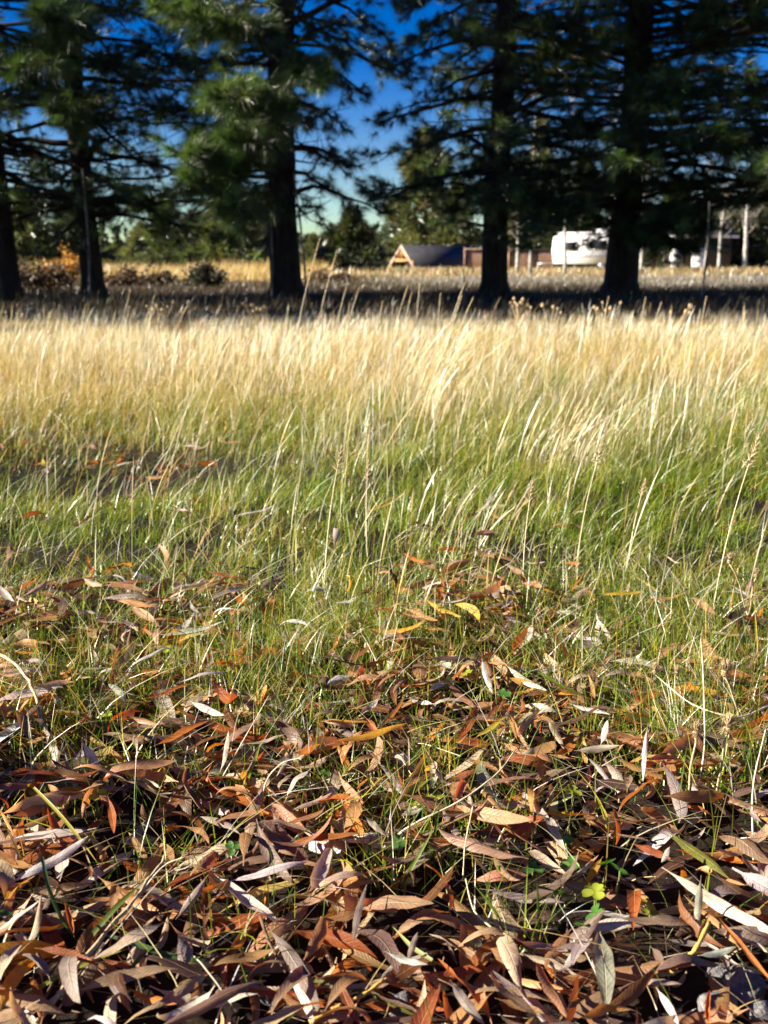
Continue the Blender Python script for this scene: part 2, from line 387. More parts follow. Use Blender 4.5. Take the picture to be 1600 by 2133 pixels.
def turf():
    sets = []
    # dense turf from the litter edge out to 4.3 m
    n = 155000
    x, y, ci = clump(n, 1.15, 4.4, 34, .030)
    keep = (y > litter_edge(x) + rng.normal(0, .12, n) - .06) & (rng.random(n) > 1.1 * hollow(x, y) * (y < HOLLOW[1] + .25))
    keep &= rng.random(n) < -.05 + 1.5 * noise(x + 3, y, 4.0) + .12 * sstep(1.6, 2.2, y)
    x, y, ci = x[keep], y[keep], ci[keep]; n = len(x)
    g = greenness(x, y); u = rng.random(n)
    col = pick(GREEN, n); st = pick(STRAW, n); ye = pick(YELLOW, n)
    isg = u < .50 + .50 * g; isy = (~isg) & (rng.random(n) < .48)
    c = np.where(isg[:, None], col, np.where(isy[:, None], ye, st))
    tip = np.where((isg & (rng.random(n) < .35))[:, None], c * .4 + ye * .6, c)
    h = rng.gamma(5, .0118, n) * (.45 + 1.15 * noise(x, y + 4, 3.2)) * (1 - .75 * hollow(x, y)) * (.50 + .40 * sstep(1.3, 2.2, y))
    cz = rng.normal(.1, 1.1, 200000)[ci]
    az = cz + rng.normal(.0, .75, n) + 1.5 * (noise(x + 11, y, 1.1) - .5)
    lean = np.abs(rng.normal(.65, .5, n))
    w = rng.uniform(.0011, .0026, n) * (.75 + .12 * y)
    root = np.stack([x, y, gz(x, y) - .004], 1)
    sets.append(blades(root, h, az, lean, w, c, tip, 3))
    # long bent blades threading the turf
    n = 4200
    x, y = scatter(n, 1.30, 4.6); k = y > litter_edge(x); x, y = x[k], y[k]; n = len(x)
    g = greenness(x, y)
    c = np.where((rng.random(n) < .65 * g)[:, None], pick(GREEN, n), np.where((rng.random(n) < .3)[:, None], pick(YELLOW, n), pick(PALE, n)))
    sets.append(blades(np.stack([x, y, gz(x, y)], 1), rng.uniform(.08, .17, n), rng.normal(.1, .9, n), np.abs(rng.normal(.8, .4, n)),
                       rng.uniform(.0010, .0022, n), c, None, 4))
    # thin tufts among the leaves
    n = 14000
    x, y, ci = clump(n, .62, 1.85, 18, .018, .45, .22)
    k = rng.random(n) < .10 + .9 * sstep(.85, 1.4, y + .35 * (noise(x, y, 5) - .5)); x, y = x[k], y[k]; n = len(x)
    c = np.where((rng.random(n) < .68)[:, None], pick(GREEN, n), np.where((rng.random(n) < .5)[:, None], pick(YELLOW, n), pick(PALE, n)))
    sets.append(blades(np.stack([x, y, gz(x, y)], 1), rng.uniform(.05, .12, n), rng.uniform(-math.pi, math.pi, n), np.abs(rng.normal(.7, .45, n)),
                       rng.uniform(.0011, .0024, n), c, None, 5))
    # tufts pushing up through the litter
    for px, py, r, n, hh in ((560, 1430, .045, 420, .085), (620, 1360, .06, 520, .09), (600, 1520, .03, 200, .07), (480, 1380, .05, 300, .08), (1400, 1590, .05, 330, .085), (1490, 1500, .06, 360, .10), (1360, 1340, .07, 480, .10),
                             (900, 1600, .03, 150, .07), (250, 1480, .04, 170, .08), (880, 1400, .06, 330, .09), (760, 1330, .06, 380, .09), (80, 1420, .06, 260, .09), (1180, 1290, .07, 420, .11), (1560, 1640, .04, 200, .09), (700, 1640, .03, 90, .06),
                             (440, 1650, .03, 90, .07), (1000, 1720, .025, 60, .08), (860, 1800, .03, 50, .08), (130, 1680, .03, 80, .06), (1250, 1420, .05, 170, .08), (330, 1850, .03, 40, .07), (540, 1960, .02, 34, .06), (790, 1840, .025, 40, .06), (1090, 1960, .02, 30, .08)):
        b = hit(px, py); x = b[0] + rng.normal(0, r, n); y = b[1] + rng.normal(0, r, n)
        c = np.where((rng.random(n) < .68)[:, None], pick(GREEN, n), np.where((rng.random(n) < .6)[:, None], pick(YELLOW, n), pick(PALE, n)))
        sets.append(blades(np.stack([x, y, gz(x, y)], 1), rng.uniform(.55, 1.2, n) * hh, rng.uniform(-math.pi, math.pi, n), np.abs(rng.normal(.55, .4, n)), rng.uniform(.0010, .0021, n), c, None, 4))
    blade_obj('grass', sets, M['grass'], 'green and yellowing meadow grass leaning right behind the leaf litter', 'grass')

    sets = []
    # golden meadow, 3.6 m to the edge of the tree shade
    n = 168000
    x, y, ci = clump(n, 3.3, 10.2, 40, .075)
    cz = rng.normal(.1, 1.2, 240000)[ci]
    k = rng.random(n) > 1.05 * hollow(x, y); x, y, cz = x[k], y[k], cz[k]; n = len(x)
    g = greenness(x, y)
    c = np.where((rng.random(n) < .75 * g + .04)[:, None], pick(GREEN, n), np.where((rng.random(n) < .30)[:, None], pick(YELLOW, n), pick(STRAW, n)))
    h = rng.gamma(7, .0150, n) * (.7 + .6 * noise(x, y + 4, 1.6)) * (1 - .6 * hollow(x, y)) * (1 - .45 * sstep(5, 9, y))
    root = np.stack([x, y, gz(x, y) - .004], 1)
    sets.append(blades(root, h, cz + rng.normal(0, .8, n) + 1.2 * (noise(x + 11, y, .8) - .5), np.abs(rng.normal(.5, .4, n)),
                       rng.uniform(.0013, .0031, n) * (.6 + .08 * y), c, None, 2))
    # tall pale flowering stems, in drifts
    n = 27000
    x, y, ci = clump(n, 2.6, 10.0, 22, .11)
    cz = rng.normal(.05, .6, 30000)[ci]
    k = rng.random(n) < np.clip(1.7 * noise(x + 2, y * .8, .9) - .25 + .25 * sstep(4, 6, y), 0.04, 1) * sstep(2.2, 4.6, y + .5 * x) * (1 - np.minimum(1, 1.2 * hollow(x, y)))
    x, y, ci, cz = x[k], y[k], ci[k], cz[k]; n = len(x)
    h = rng.uniform(.08, .31, n) * (.8 + .35 * noise(x, y, .9)) * (1 - .42 * sstep(5, 9, y))
    sets.append(blades(np.stack([x, y, gz(x, y)], 1), h, cz + rng.normal(0, .75, n), np.abs(rng.normal(.26, .24, n)),
                       rng.uniform(.0009, .0017, n) * (.7 + .08 * y), pick(PALE, n), None, 6,
                       [1, .9, .8, .7, 1.6, 1.2, .3]))
    n = 520
    x, y = scatter(n, 6.6, 9.3)
    sets.append(blades(np.stack([x, y, gz(x, y)], 1), .12 + .20 * rng.random(n) ** 1.6, rng.normal(.1, .8, n), np.abs(rng.normal(.28, .2, n)),
                       rng.uniform(.0022, .0036, n), pick(PALE + STRAW, n), None, 6, [1, .9, .8, .8, 1.9, 1.6, .3]))
    # a few short wispy stems with seed heads nearer the camera
    n = 520
    x, y = scatter(n, 1.45, 3.2)
    k = rng.random(n) < .25 + .9 * noise(x + 9, y, 1.9) * (x > -.2) ; x, y = x[k], y[k]; n = len(x)
    sets.append(blades(np.stack([x, y, gz(x, y)], 1), rng.uniform(.10, .27, n), rng.normal(.1, .8, n), np.abs(rng.normal(.3, .25, n)),
                       rng.uniform(.0008, .0013, n), pick(STRAW + PALE, n), None, 7, [1, .9, .8, .7, 1.8, 2.4, 1.6, .3]))
    # dead straw lying among the leaves
    n = 2200
    x, y = scatter(n, .62, 2.0, .45, .25)
    sets.append(blades(np.stack([x, y, gz(x, y) + rng.uniform(.004, .03, n)], 1), rng.uniform(.012, .05, n), rng.uniform(-math.pi, math.pi, n),
                       rng.uniform(1.6, 4.5, n), rng.uniform(.0008, .0019, n), pick(STRAW + PALE + [(.30, .19, .10)], n), None, 4, [1, 1, .9, .8, .5], droop=.2))
    blade_obj('dry_grass', sets, M['straw'], 'golden dry meadow grass with pale seed stems running to the tree shade', 'dry grass')

    sets = []
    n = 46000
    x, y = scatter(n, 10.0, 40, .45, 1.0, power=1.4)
    c = np.where((rng.random(n) < .35)[:, None], pick([(.05, .06, .025), (.07, .07, .03)], n), pick([(.09, .06, .032), (.12, .08, .042), (.06, .038, .022)], n))  # dark browns and greens put the pine shade into the blade colour
    frost_shade = (sstep(23, 28, y) * sstep(-1.0, 2.0, x))[:, None]; c = c * (1 - frost_shade) + frost_shade * pick([(.24, .23, .21), (.30, .28, .25), (.19, .19, .17)], n)  # pale grey: lawn frost together with bluish shade put into the colour
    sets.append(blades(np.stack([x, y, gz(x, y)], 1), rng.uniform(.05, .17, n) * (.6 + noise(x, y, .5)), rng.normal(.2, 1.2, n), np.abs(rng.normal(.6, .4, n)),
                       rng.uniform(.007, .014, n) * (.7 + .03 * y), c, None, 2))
    blade_obj('shade_toned_grass', sets, M['straw'], 'thin brownish grass coloured dark for the shade under the pines', 'shade-toned grass')
    sets = []
    n = 40000
    x, y = scatter(n, 36, 150, .45, 1.0)
    c = np.where((rng.random(n) < .12)[:, None], pick([(.14, .17, .05)], n), pick([(.36, .26, .12), (.42, .32, .17), (.28, .20, .09), (.46, .36, .22)], n))
    left = sstep(-2, -12, x * 30 / y)
    sets.append(blades(np.stack([x, y, gz(x, y)], 1), rng.uniform(.15, .36, n) * (.6 + .8 * noise(x, y, .12)) * (1 + .8 * left), rng.normal(.2, 1.2, n), np.abs(rng.normal(.4, .3, n)),
                       rng.uniform(.03, .07, n), c, None, 2))
    n = 9000   # the golden rough close behind the pines on the left
    x = rng.uniform(-14, -2.2, n); y = rng.uniform(30, 44, n)
    sets.append(blades(np.stack([x, y, gz(x, y)], 1), rng.uniform(.2, .65, n) * (.5 + noise(x, y, .3)), rng.normal(.2, 1.2, n), np.abs(rng.normal(.4, .3, n)),
                       rng.uniform(.012, .03, n), pick([(.50, .37, .13), (.56, .43, .19), (.42, .29, .09)], n), None, 2))
    blade_obj('field_grass', sets, M['straw'], 'sunlit golden field grass far beyond the pines', 'field grass')
turf()

# ------------------------------------------------------------------ pines
def needles(pos, dirs, per, length, width, pal, spread=(.2, 1.2)):
    """tufts: a fan of needles about each twig end"""
    n = len(pos); pos = np.repeat(np.asarray(pos, float), per, 0); d = np.repeat(np.asarray(dirs, float), per, 0)
    m = n * per
    r = rng.normal(0, 1, (m, 3)); r -= (r * d).sum(1)[:, None] * d; r /= np.linalg.norm(r, axis=1)[:, None] + 1e-9
    th = rng.uniform(spread[0], spread[1], m)[:, None]
    nd = d * np.cos(th) + r * np.sin(th)
    L = (length * rng.uniform(.7, 1.15, m))[:, None]
    base = pos - d * (rng.random((m, 1)) * length * .55)
    tip = base + nd * L; tip[:, 2] -= .10 * L[:, 0]
    sd = np.cross(nd, rng.normal(0, 1, (m, 3))); sd /= np.linalg.norm(sd, axis=1)[:, None] + 1e-9
    w = width * .5
    V = np.stack([base - sd * w, base + sd * w, tip], 1).reshape(-1, 3)
    T = np.arange(3 * m).reshape(-1, 3)
    tone = np.repeat(pick(pal, n, .22), per, 0) * (1 + rng.normal(0, .15, (m, 1)))
    return V, T, np.repeat(np.clip(tone, .005, .9), 3, 0)

NEEDLE = [(.055, .092, .022), (.030, .054, .014), (.10, .150, .036), (.040, .068, .022)]
def bezier(p0, p1, sag, n=7):
    p0, p1 = np.array(p0, float), np.array(p1, float); s = np.linspace(0, 1, n)[:, None]
    P = p0 + (p1 - p0) * s; P[:, 2] += (4 * sag * s * (1 - s))[:, 0]
    P[1:-1] += rng.normal(0, .035, (n - 2, 3)) * np.linalg.norm(p1 - p0) * .3
    return P

def limb_geo(p0, p1, r0, tw=1.0, dens=1.0, sag=.25, leafy=.35):
    g = Geo(); P = bezier(p0, p1, sag); L = np.linalg.norm(P[-1] - P[0])
    s = np.linspace(0, 1, len(P)); g.tube(P, r0 * (1 - .85 * s) + .004, 6)
    pos, drs = [], []
    main = (P[-1] - P[-2]); main /= np.linalg.norm(main)
    pos.append(P[-1]); drs.append(main)
    nb = max(3, int(L * 3.6 * dens))
    for i in range(nb):
        t = leafy + (1 - leafy) * (i + rng.random()) / nb
        k = min(int(t * (len(P) - 1)), len(P) - 2); f = t * (len(P) - 1) - k
        b = P[k] * (1 - f) + P[k + 1] * f
        d = P[k + 1] - P[k]; d /= np.linalg.norm(d)
        a = rng.uniform(.5, 1.2) * (1 if rng.random() < .5 else -1)
        dd = np.array([d[0] * math.cos(a) - d[1] * math.sin(a), d[0] * math.sin(a) + d[1] * math.cos(a), d[2] + rng.normal(-.02, .22)])
        dd /= np.linalg.norm(dd)
        bl = tw * rng.uniform(.25, .75) * (1.15 - .5 * t)
        e = b + dd * bl; e2 = e + np.array([0, 0, rng.uniform(0, .18)]) * bl
        mid = (b + e) / 2 + np.array([0, 0, -.03]); g.tube([b, mid, e2], [.011, .008, .005], 4, False)
        pos.append(e2); drs.append((dd + np.array([0, 0, .25])) / np.linalg.norm(dd + np.array([0, 0, .25])))
        for q in range(rng.integers(1, 4)):
            ff = rng.uniform(.35, .95); o = rng.normal(0, .09, 3)
            d2 = dd + rng.normal(0, .45, 3); d2 /= np.linalg.norm(d2)
            pos.append(b + (e2 - b) * ff + o); drs.append(d2)
    return g, pos, drs

def pine(label, x, y, rad, height, lo=1.5, reach=3.4, n_low=34, n_high=46, front=1.0, extra=(), dead=8, group='pines standing in a row', seed=0, sectors=None, lean=0.0):
    global rng
    keep = rng; rng = np.random.default_rng(1000 + seed)
    z0 = float(gz(x, y)) - .1
    t = thing('pine_tree', label, 'tree', (x, y, z0), group)
    g = Geo(); zs = np.linspace(0, height, 22)
    rr = rad * (1 - zs / height) ** .8 + .015; rr[0] *= 1.55; rr[1] *= 1.08 if height > 10 else 1.15
    px_ = lean * zs + .05 * np.sin(zs * .8 + seed)
    zz = zs.copy(); zz[1] = .35
    g.tube(np.stack([px_, .04 * np.cos(zs * .7 + seed), zz], 1), rr, 14)
    V = np.vstack(g.V); th = np.arctan2(V[:, 1], V[:, 0] - np.interp(V[:, 2], zz, px_))
    V[:, :2] += (np.stack([np.cos(th), np.sin(th)], 1) * (.07 * rad * np.sin(th * 5 + V[:, 2] * 3))[:, None])
    g.V = [V]; obj('trunk', g.mesh('trunk', M['bark']), t)
    pos, drs = [], []; posh, drsh = [], []; posx, drsx = [], []
    def limb(p0, p1, r0, dens, tw, sag, leafy=.35):
        gg, a, b = limb_geo(p0, p1, r0, tw, dens, sag, leafy)
        o = obj('limb', gg.mesh('limb', M['bark']), t); return a, b
    def tx(z): return np.array([np.interp(z, zz, px_), 0, z])
    for i in range(n_low):
        z = lo + (6.2 - lo) * ((i + rng.random()) / n_low) ** 1.15
        a = i * 2.399 + rng.normal(0, .3)
        if sectors and any(s0 <= (a % (2 * math.pi)) <= s1 for s0, s1 in sectors) and rng.random() < .82: continue
        r = reach * rng.uniform(.6, 1.08) * (front if math.sin(a) < -.5 else 1)
        p1 = tx(z) + np.array([math.cos(a) * r, math.sin(a) * r, rng.uniform(-.75, .40)])
        p, d = limb(tx(z), p1, rng.uniform(.03, .055), 1.0, 1.0, rng.uniform(-.1, .25)); pos += p; drs += d
    for i in range(dead):      # bare dead limbs low on the trunk
        z = rng.uniform(lo * .75, lo + 1.6); a = rng.uniform(0, 2 * math.pi); r = rng.uniform(.8, 2.2)
        gg = Geo(); P = bezier(tx(z), tx(z) + np.array([math.cos(a) * r, math.sin(a) * r, rng.uniform(-.3, .4)]), -.08)
        gg.tube(P, np.linspace(.022, .005, 7), 5)
        for k in range(2, 6):
            d = rng.normal(0, .35, 3); gg.tube([P[k], P[k] + d * .6, P[k] + d], [.008, .006, .003], 4, False)
        obj('dead_limb', gg.mesh('dead_limb', M['bark']), t)
    for tip, dens, tw in extra:
        tip = np.array(tip) - np.array([x, y, z0]); z = tip[2] + rng.uniform(.3, .8)
        p, d = limb(tx(z), tip, .05, dens, tw, .12, .62)
        if dens > 1.25: posx += p; drsx += d
        else: pos += p; drs += d
    for i in range(n_high):
        f = (i + rng.random()) / n_high; z = 6.2 + (height - 6.6) * f
        a = i * 2.399; r = max(.5, reach * (1.02 - .8 * f) * rng.uniform(.8, 1.05))
        p1 = tx(z) + np.array([math.cos(a) * r, math.sin(a) * r, rng.uniform(-.2, .7)])
        gg, p, d = limb_geo(tx(z), p1, .035, 1.1, .55, .1)
        posh += p; drsh += d
        if i % 3 == 0: obj('limb', gg.mesh('limb', M['bark']), t)
    V1, T1, C1 = needles(pos, drs, 46, .21, .0082, NEEDLE)
    if posx:
        V2, T2, C2 = needles(posx, drsx, 120, .22, .0065, NEEDLE, (.15, 1.3))
        V1, T1, C1 = np.vstack([V1, V2]), np.vstack([T1, T2 + len(V1)]), np.vstack([C1, C2])
    if posh:
        V2, T2, C2 = needles(posh, drsh, 18, .36, .04, NEEDLE)
        V1, T1, C1 = np.vstack([V1, V2]), np.vstack([T1, T2 + len(V1)]), np.vstack([C1, C2])
    o = obj('needles', np_mesh('needles', V1, None, T1, [M['needle']], {'tint': C1}, smooth=False), t); o['kind'] = 'stuff'
    rng = keep
    return t

def gx(px, d): return at(px, 560, d)[0]
# the row in front, left to right, as in the photograph
pine('thick dark pine trunk cut by the left edge behind brown weeds', gx(2, 16.5), 16.5, .20, 15, 1.4, 2.9, 58, 40, seed=1)
pine('slim pine with a pale thin stem against its trunk', gx(188, 17), 17, .165, 14, 1.4, 2.8, 60, 44, front=.9, seed=2,
     extra=[(at(120, 40, 12.9), 1.5, .9), (at(80, 130, 13.0), 1.4, .9), (at(130, 230, 13.3), 1.2, .7)])
pine('stout pine with a sunlit drooping green bough left of its trunk', gx(597, 17.5), 17.5, .24, 16, 1.6, 3.4, 74, 50, front=.85, seed=3, sectors=[(0, .9), (5.2, 6.3)],
     extra=[(at(475, 200, 12.0), 1.6, .8), (at(395, 320, 12.05), 1.6, .8), (at(480, 440, 12.1), 1.3, .5), (at(520, 290, 12.0), 1.5, .8), (at(420, 380, 12.05), 1.4, .7), (at(560, 230, 12.2), 1.3, .7),
            (at(400, 20, 12.0), 1.5, .8), (at(490, 50, 12.1), 1.4, .7), (at(650, 150, 12.2), 1.3, .6), (at(740, 345, 17.0), 1.0, .7), (at(710, 120, 17.2), 1.1, .7), (at(765, 200, 17.6), .8, .7), (at(800, 70, 17.4), 1.0, .7), (at(690, 400, 16.6), 1.0, .6), (at(720, 270, 17.8), .8, .7)])
pine('pine right of the gabled house with long bare branches in blue sky', gx(1036, 18), 18, .21, 16, 1.5, 3.6, 70, 50, seed=4, dead=16, front=.8, sectors=[(2.1, 4.2)],
     extra=[(at(930, 440, 17), 1.0, .6), (at(820, 405, 17.2), .7, .6), (at(1100, 430, 16.5), 1.6, .8), (at(815, 140, 17.6), .8, .7), (at(790, 255, 17.8), .7, .7), (at(850, 330, 17.4), .8, .6), (at(880, 60, 17.2), 1.2, .8), (at(900, 210, 16.8), .8, .6), (at(840, 20, 18.2), 1.2, .8)])
pine('massive dark pine with its trunk before the white trailer', gx(1300, 18.3), 18.3, .27, 17, 1.55, 4.3, 104, 60, seed=5,
     extra=[(at(1385, 470, 16.0), 2.0, .9), (at(1350, 500, 16.4), 1.4, .7), (at(1420, 520, 16.4), 1.6, .8), (at(1130, 455, 16.6), 1.8, .8), (at(1480, 470, 16.4), 2.0, .9)])
pine('dark pine whose low branches fill the right edge', gx(1680, 17), 17, .34, 15, 1.6, 4.0, 84, 50, seed=6)
# unseen pines added at left, shaped to shade the row but light some boughs
pine('pine continuing the row unseen left of the picture, shaped for shade', -13, 15.2, .3, 20, 1.6, 2.7, 50, 130, seed=7)
pine('tallest unseen pine added left of the picture to cast shade', -20, 8.0, .26, 27, .8, 1.75, 50, 220, seed=8)
pine('tall unseen pine added left of the picture behind the young one for shade', -17, 12.75, .24, 26, .8, 1.9, 50, 210, seed=10)
pine('young low unseen pine added left of the picture to shade the ground', -17, 10.3, .13, 7.0, .5, 1.2, 46, 6, seed=9)

# ------------------------------------------------------------------ background trees
def far_pine(label, px, top, d, wid, seed, pal=((.085, .105, .035), (.06, .08, .03), (.12, .12, .05)), group='pines beyond the field', low=.08):
    global rng
    keep = rng; rng = np.random.default_rng(2000 + seed)
    x = at(px, 560, d)[0]; z0 = float(gz(x, d)); H = at(px, top, d)[2] - z0
    t = thing('pine_tree', label, 'tree', (x, d, z0), group)
    g = Geo(); g.tube([(0, 0, -.2), (.05, 0, H * .5), (0, 0, H * .96)], [.018 * H + .05, .012 * H, .02], 8)
    for i in range(14):
        z = H * rng.uniform(low, .9); a = rng.uniform(0, 6.28); r = wid * (1.05 - z / H)
        g.tube([(0, 0, z), (math.cos(a) * r * .6, math.sin(a) * r * .6, z + .1)], [.05, .015], 4, False)
    obj('trunk', g.mesh('trunk', M['bark']), t)
    n = int(420 * max(1, wid / 2.2)); f = rng.random(n) ** .8; z = H * (low + (1 - low) * f)
    r = wid * (1.03 - f) ** .75 * (.45 + .6 * rng.random(n)) * (.8 + .3 * np.sin(f * 17 + seed)); a = rng.uniform(0, 6.28, n)
    P = np.stack([r * np.cos(a), r * np.sin(a), z], 1)
    D = P.copy(); D[:, 2] = .35 * wid * rng.random(n); D += rng.normal(0, .25, D.shape); D /= np.linalg.norm(D, axis=1)[:, None] + 1e-6
    V, T, C = needles(P, D, 12, .16 * wid + .25, .03 * wid + .05, pal, (.1, 1.2))
    o = obj('crown', np_mesh('crown', V, None, T, [M['needle']], {'tint': C}, smooth=False), t); o['kind'] = 'stuff'
    rng = keep; return t

OLIVE = ((.115, .125, .055), (.085, .095, .042), (.14, .135, .065))
DARK = ((.035, .045, .02), (.028, .036, .018), (.05, .055, .025))
far_pine('tall sunlit olive pine directly behind the gabled house', 885, 275, 150, 8.0, 1, OLIVE)
far_pine('shorter sunlit pine behind the ridge end of the house roof', 950, 370, 146, 4.6, 2, OLIVE)
far_pine('low dark round juniper left of the gabled house', 735, 440, 62, 2.6, 3, DARK, low=.0)
far_pine('small spruce between the stout pine trunk and the dark juniper', 655, 490, 90, 1.8, 4, OLIVE)
far_pine('bushy brown-green pine just left of the stout trunk', 480, 380, 62, 3.4, 5, low=.02)
far_pine('ragged pine low beneath the gap left of centre', 350, 415, 85, 3.0, 6, low=.02)
far_pine('grey-green pine at the left edge beyond the orange shrub', 55, 395, 58, 3.0, 7, OLIVE, low=.02)
far_pine('small pine right of the slim pine trunk', 250, 505, 120, 3.0, 8)
far_pine('tall thin pine between the birches and the bare-limbed pine', 1120, 240, 105, 3.6, 9, OLIVE)
far_pine('pine standing over the left end of the white trailer', 1210, 330, 110, 4.2, 10)
far_pine('brown-green pine over the white garage doors', 1400, 380, 105, 4.5, 11, low=.14)
far_pine('leafy olive pine right of the garage', 1500, 400, 118, 4.2, 12, OLIVE, low=.12)
far_pine('sunlit pine at the right edge beyond the field', 1590, 350, 112, 4.4, 13, OLIVE, low=.1)
far_pine('dark pine between garage and white trailer', 1362, 440, 64, 1.6, 14, DARK, low=.1)

for i, (px, top, d, wd, pal, lab) in enumerate([
    (1060, 400, 92, 3.2, OLIVE, 'olive pine half behind the bare-limbed pine trunk'), (1170, 420, 98, 3.6, DARK, 'dark low pine behind the left end of the trailer'),
    (1290, 380, 112, 4.0, OLIVE, 'olive pine behind the massive pine trunk'), (1450, 430, 110, 4.4, DARK, 'dark low pine behind the garage roof'), (1550, 410, 100, 4.0, DARK, 'dark pine behind the pale trunks at right'),
    (150, 430, 70, 3.0, DARK, 'dark pine behind the slim pine trunk'), (-20, 420, 64, 3.2, DARK, 'dark pine cut by the left edge'), (410, 450, 74, 3.4, DARK, 'dark low pine behind the dark rounded bush'),
    (545, 440, 80, 3.4, DARK, 'dark low pine left of the stout trunk'), (300, 470, 95, 3.2, OLIVE, 'olive low pine in the gap left of centre')]):
    far_pine(lab, px, top, d, wd, 30 + i, pal, low=.01)

def far_forest():
    V, T, C, n0 = [], [], [], 0
    n = 1000
    px = rng.uniform(-500, 2100, n); d = rng.uniform(240, 400, n)
    x = (px - 800) / FPX * d; H = rng.uniform(7, 13, n) * (.75 + .5 * noise(px, d * 0, .006)); w = H * rng.uniform(.2, .3, n)
    pos, wd = [], []
    for i in range(n):
        m = 26; f = rng.random(m); a = rng.uniform(0, 6.28, m); r = w[i] * (1.05 - f)
        z = float(gz(x[i], d[i]))
        pos.append(np.stack([x[i] + r * np.cos(a), d[i] + r * np.sin(a), z + H[i] * f], 1))
    P = np.vstack(pos); D = rng.normal(0, 1, P.shape); D[:, 2] = np.abs(D[:, 2]) * .6; D /= np.linalg.norm(D, axis=1)[:, None]
    V, T, C = needles(P, D, 4, 1.7, .9, ((.05, .065, .035), (.07, .08, .04), (.04, .05, .03)), (.1, 1.2))
    tag(obj('far_forest', np_mesh('far_forest', V, None, T, [M['needle']], {'tint': C}, smooth=False)), 'low dark line of forest at the far end of the field', 'forest', kind='stuff')
far_forest()

def birch(label, px, top, d, rad, seed, lean=0.0):
    global rng
    keep = rng; rng = np.random.default_rng(3000 + seed)
    x = at(px, 560, d)[0]; z0 = float(gz(x, d)); H = at(px, top, d)[2] - z0
    t = thing('birch_tree', label, 'tree', (x, d, z0), 'bare birches round the trailer')
    g = Geo(); zs = np.linspace(-.1, H, 10)
    C = np.stack([lean * zs + .06 * np.sin(zs * 1.1 + seed), 0 * zs, zs], 1)
    g.tube(C, rad * (1 - .85 * np.clip(zs, 0, H) / H), 8); obj('trunk', g.mesh('trunk', M['birch']), t)
    g = Geo()
    for i in range(38):
        z = H * rng.uniform(.28, .98); a = rng.uniform(0, 6.28); L = (.35 + 1.5 * (1 - z / H)) * rng.uniform(.6, 1.2)
        b = np.array([np.interp(z, zs, C[:, 0]), 0, z]); e = b + np.array([math.cos(a) * L * .7, math.sin(a) * L * .7, L * .8])
        g.tube([b, (b + e) / 2 + [0, 0, -.06 * L], e], [.028, .018, .006], 4, False)
        for k in range(5):
            s = b + (e - b) * rng.uniform(.35, 1); g.tube([s, s + rng.normal(0, .28, 3) + [0, 0, .18]], [.009, .003], 3, False)
    o = obj('branches', g.mesh('branches', M['birchtwig']), t); o['kind'] = 'stuff'
    rng = keep
birch('white birch trunk just right of the bare-limbed pine', 1102, 110, 46, .085, 1)
birch('slender white birch before the left end of the trailer', 1175, 180, 44, .08, 2, .01)
birch('white birch close left of the massive pine trunk', 1268, 130, 48, .085, 3)
birch('white birch close right of the massive pine trunk', 1338, 250, 47, .085, 4, -.01)
birch('short leaning white birch behind the wooden fence', 1080, 330, 52, .10, 5, -.05)
birch('pale trunk in front of the white garage doors', 1468, 330, 60, .09, 6)
birch('pale tan trunk near the right edge of the field', 1548, 300, 64, .15, 7)
birch('thin pale trunk left of the trunk near the right edge', 1495, 380, 66, .12, 8, .03)

# ------------------------------------------------------------------ house, fence, trailer, garage
def prism(pts, y0, y1):
    """outline in x,z extruded from y0 to y1"""
    n = len(pts); V = [(p[0], y0, p[1]) for p in pts] + [(p[0], y1, p[1]) for p in pts]
    T = [(0, i, i + 1) for i in range(1, n - 1)] + [(n, n + i + 1, n + i) for i in range(1, n - 1)]
    Q = [(i, i + n, (i + 1) % n + n, (i + 1) % n) for i in range(n)]
    return V, Q, T

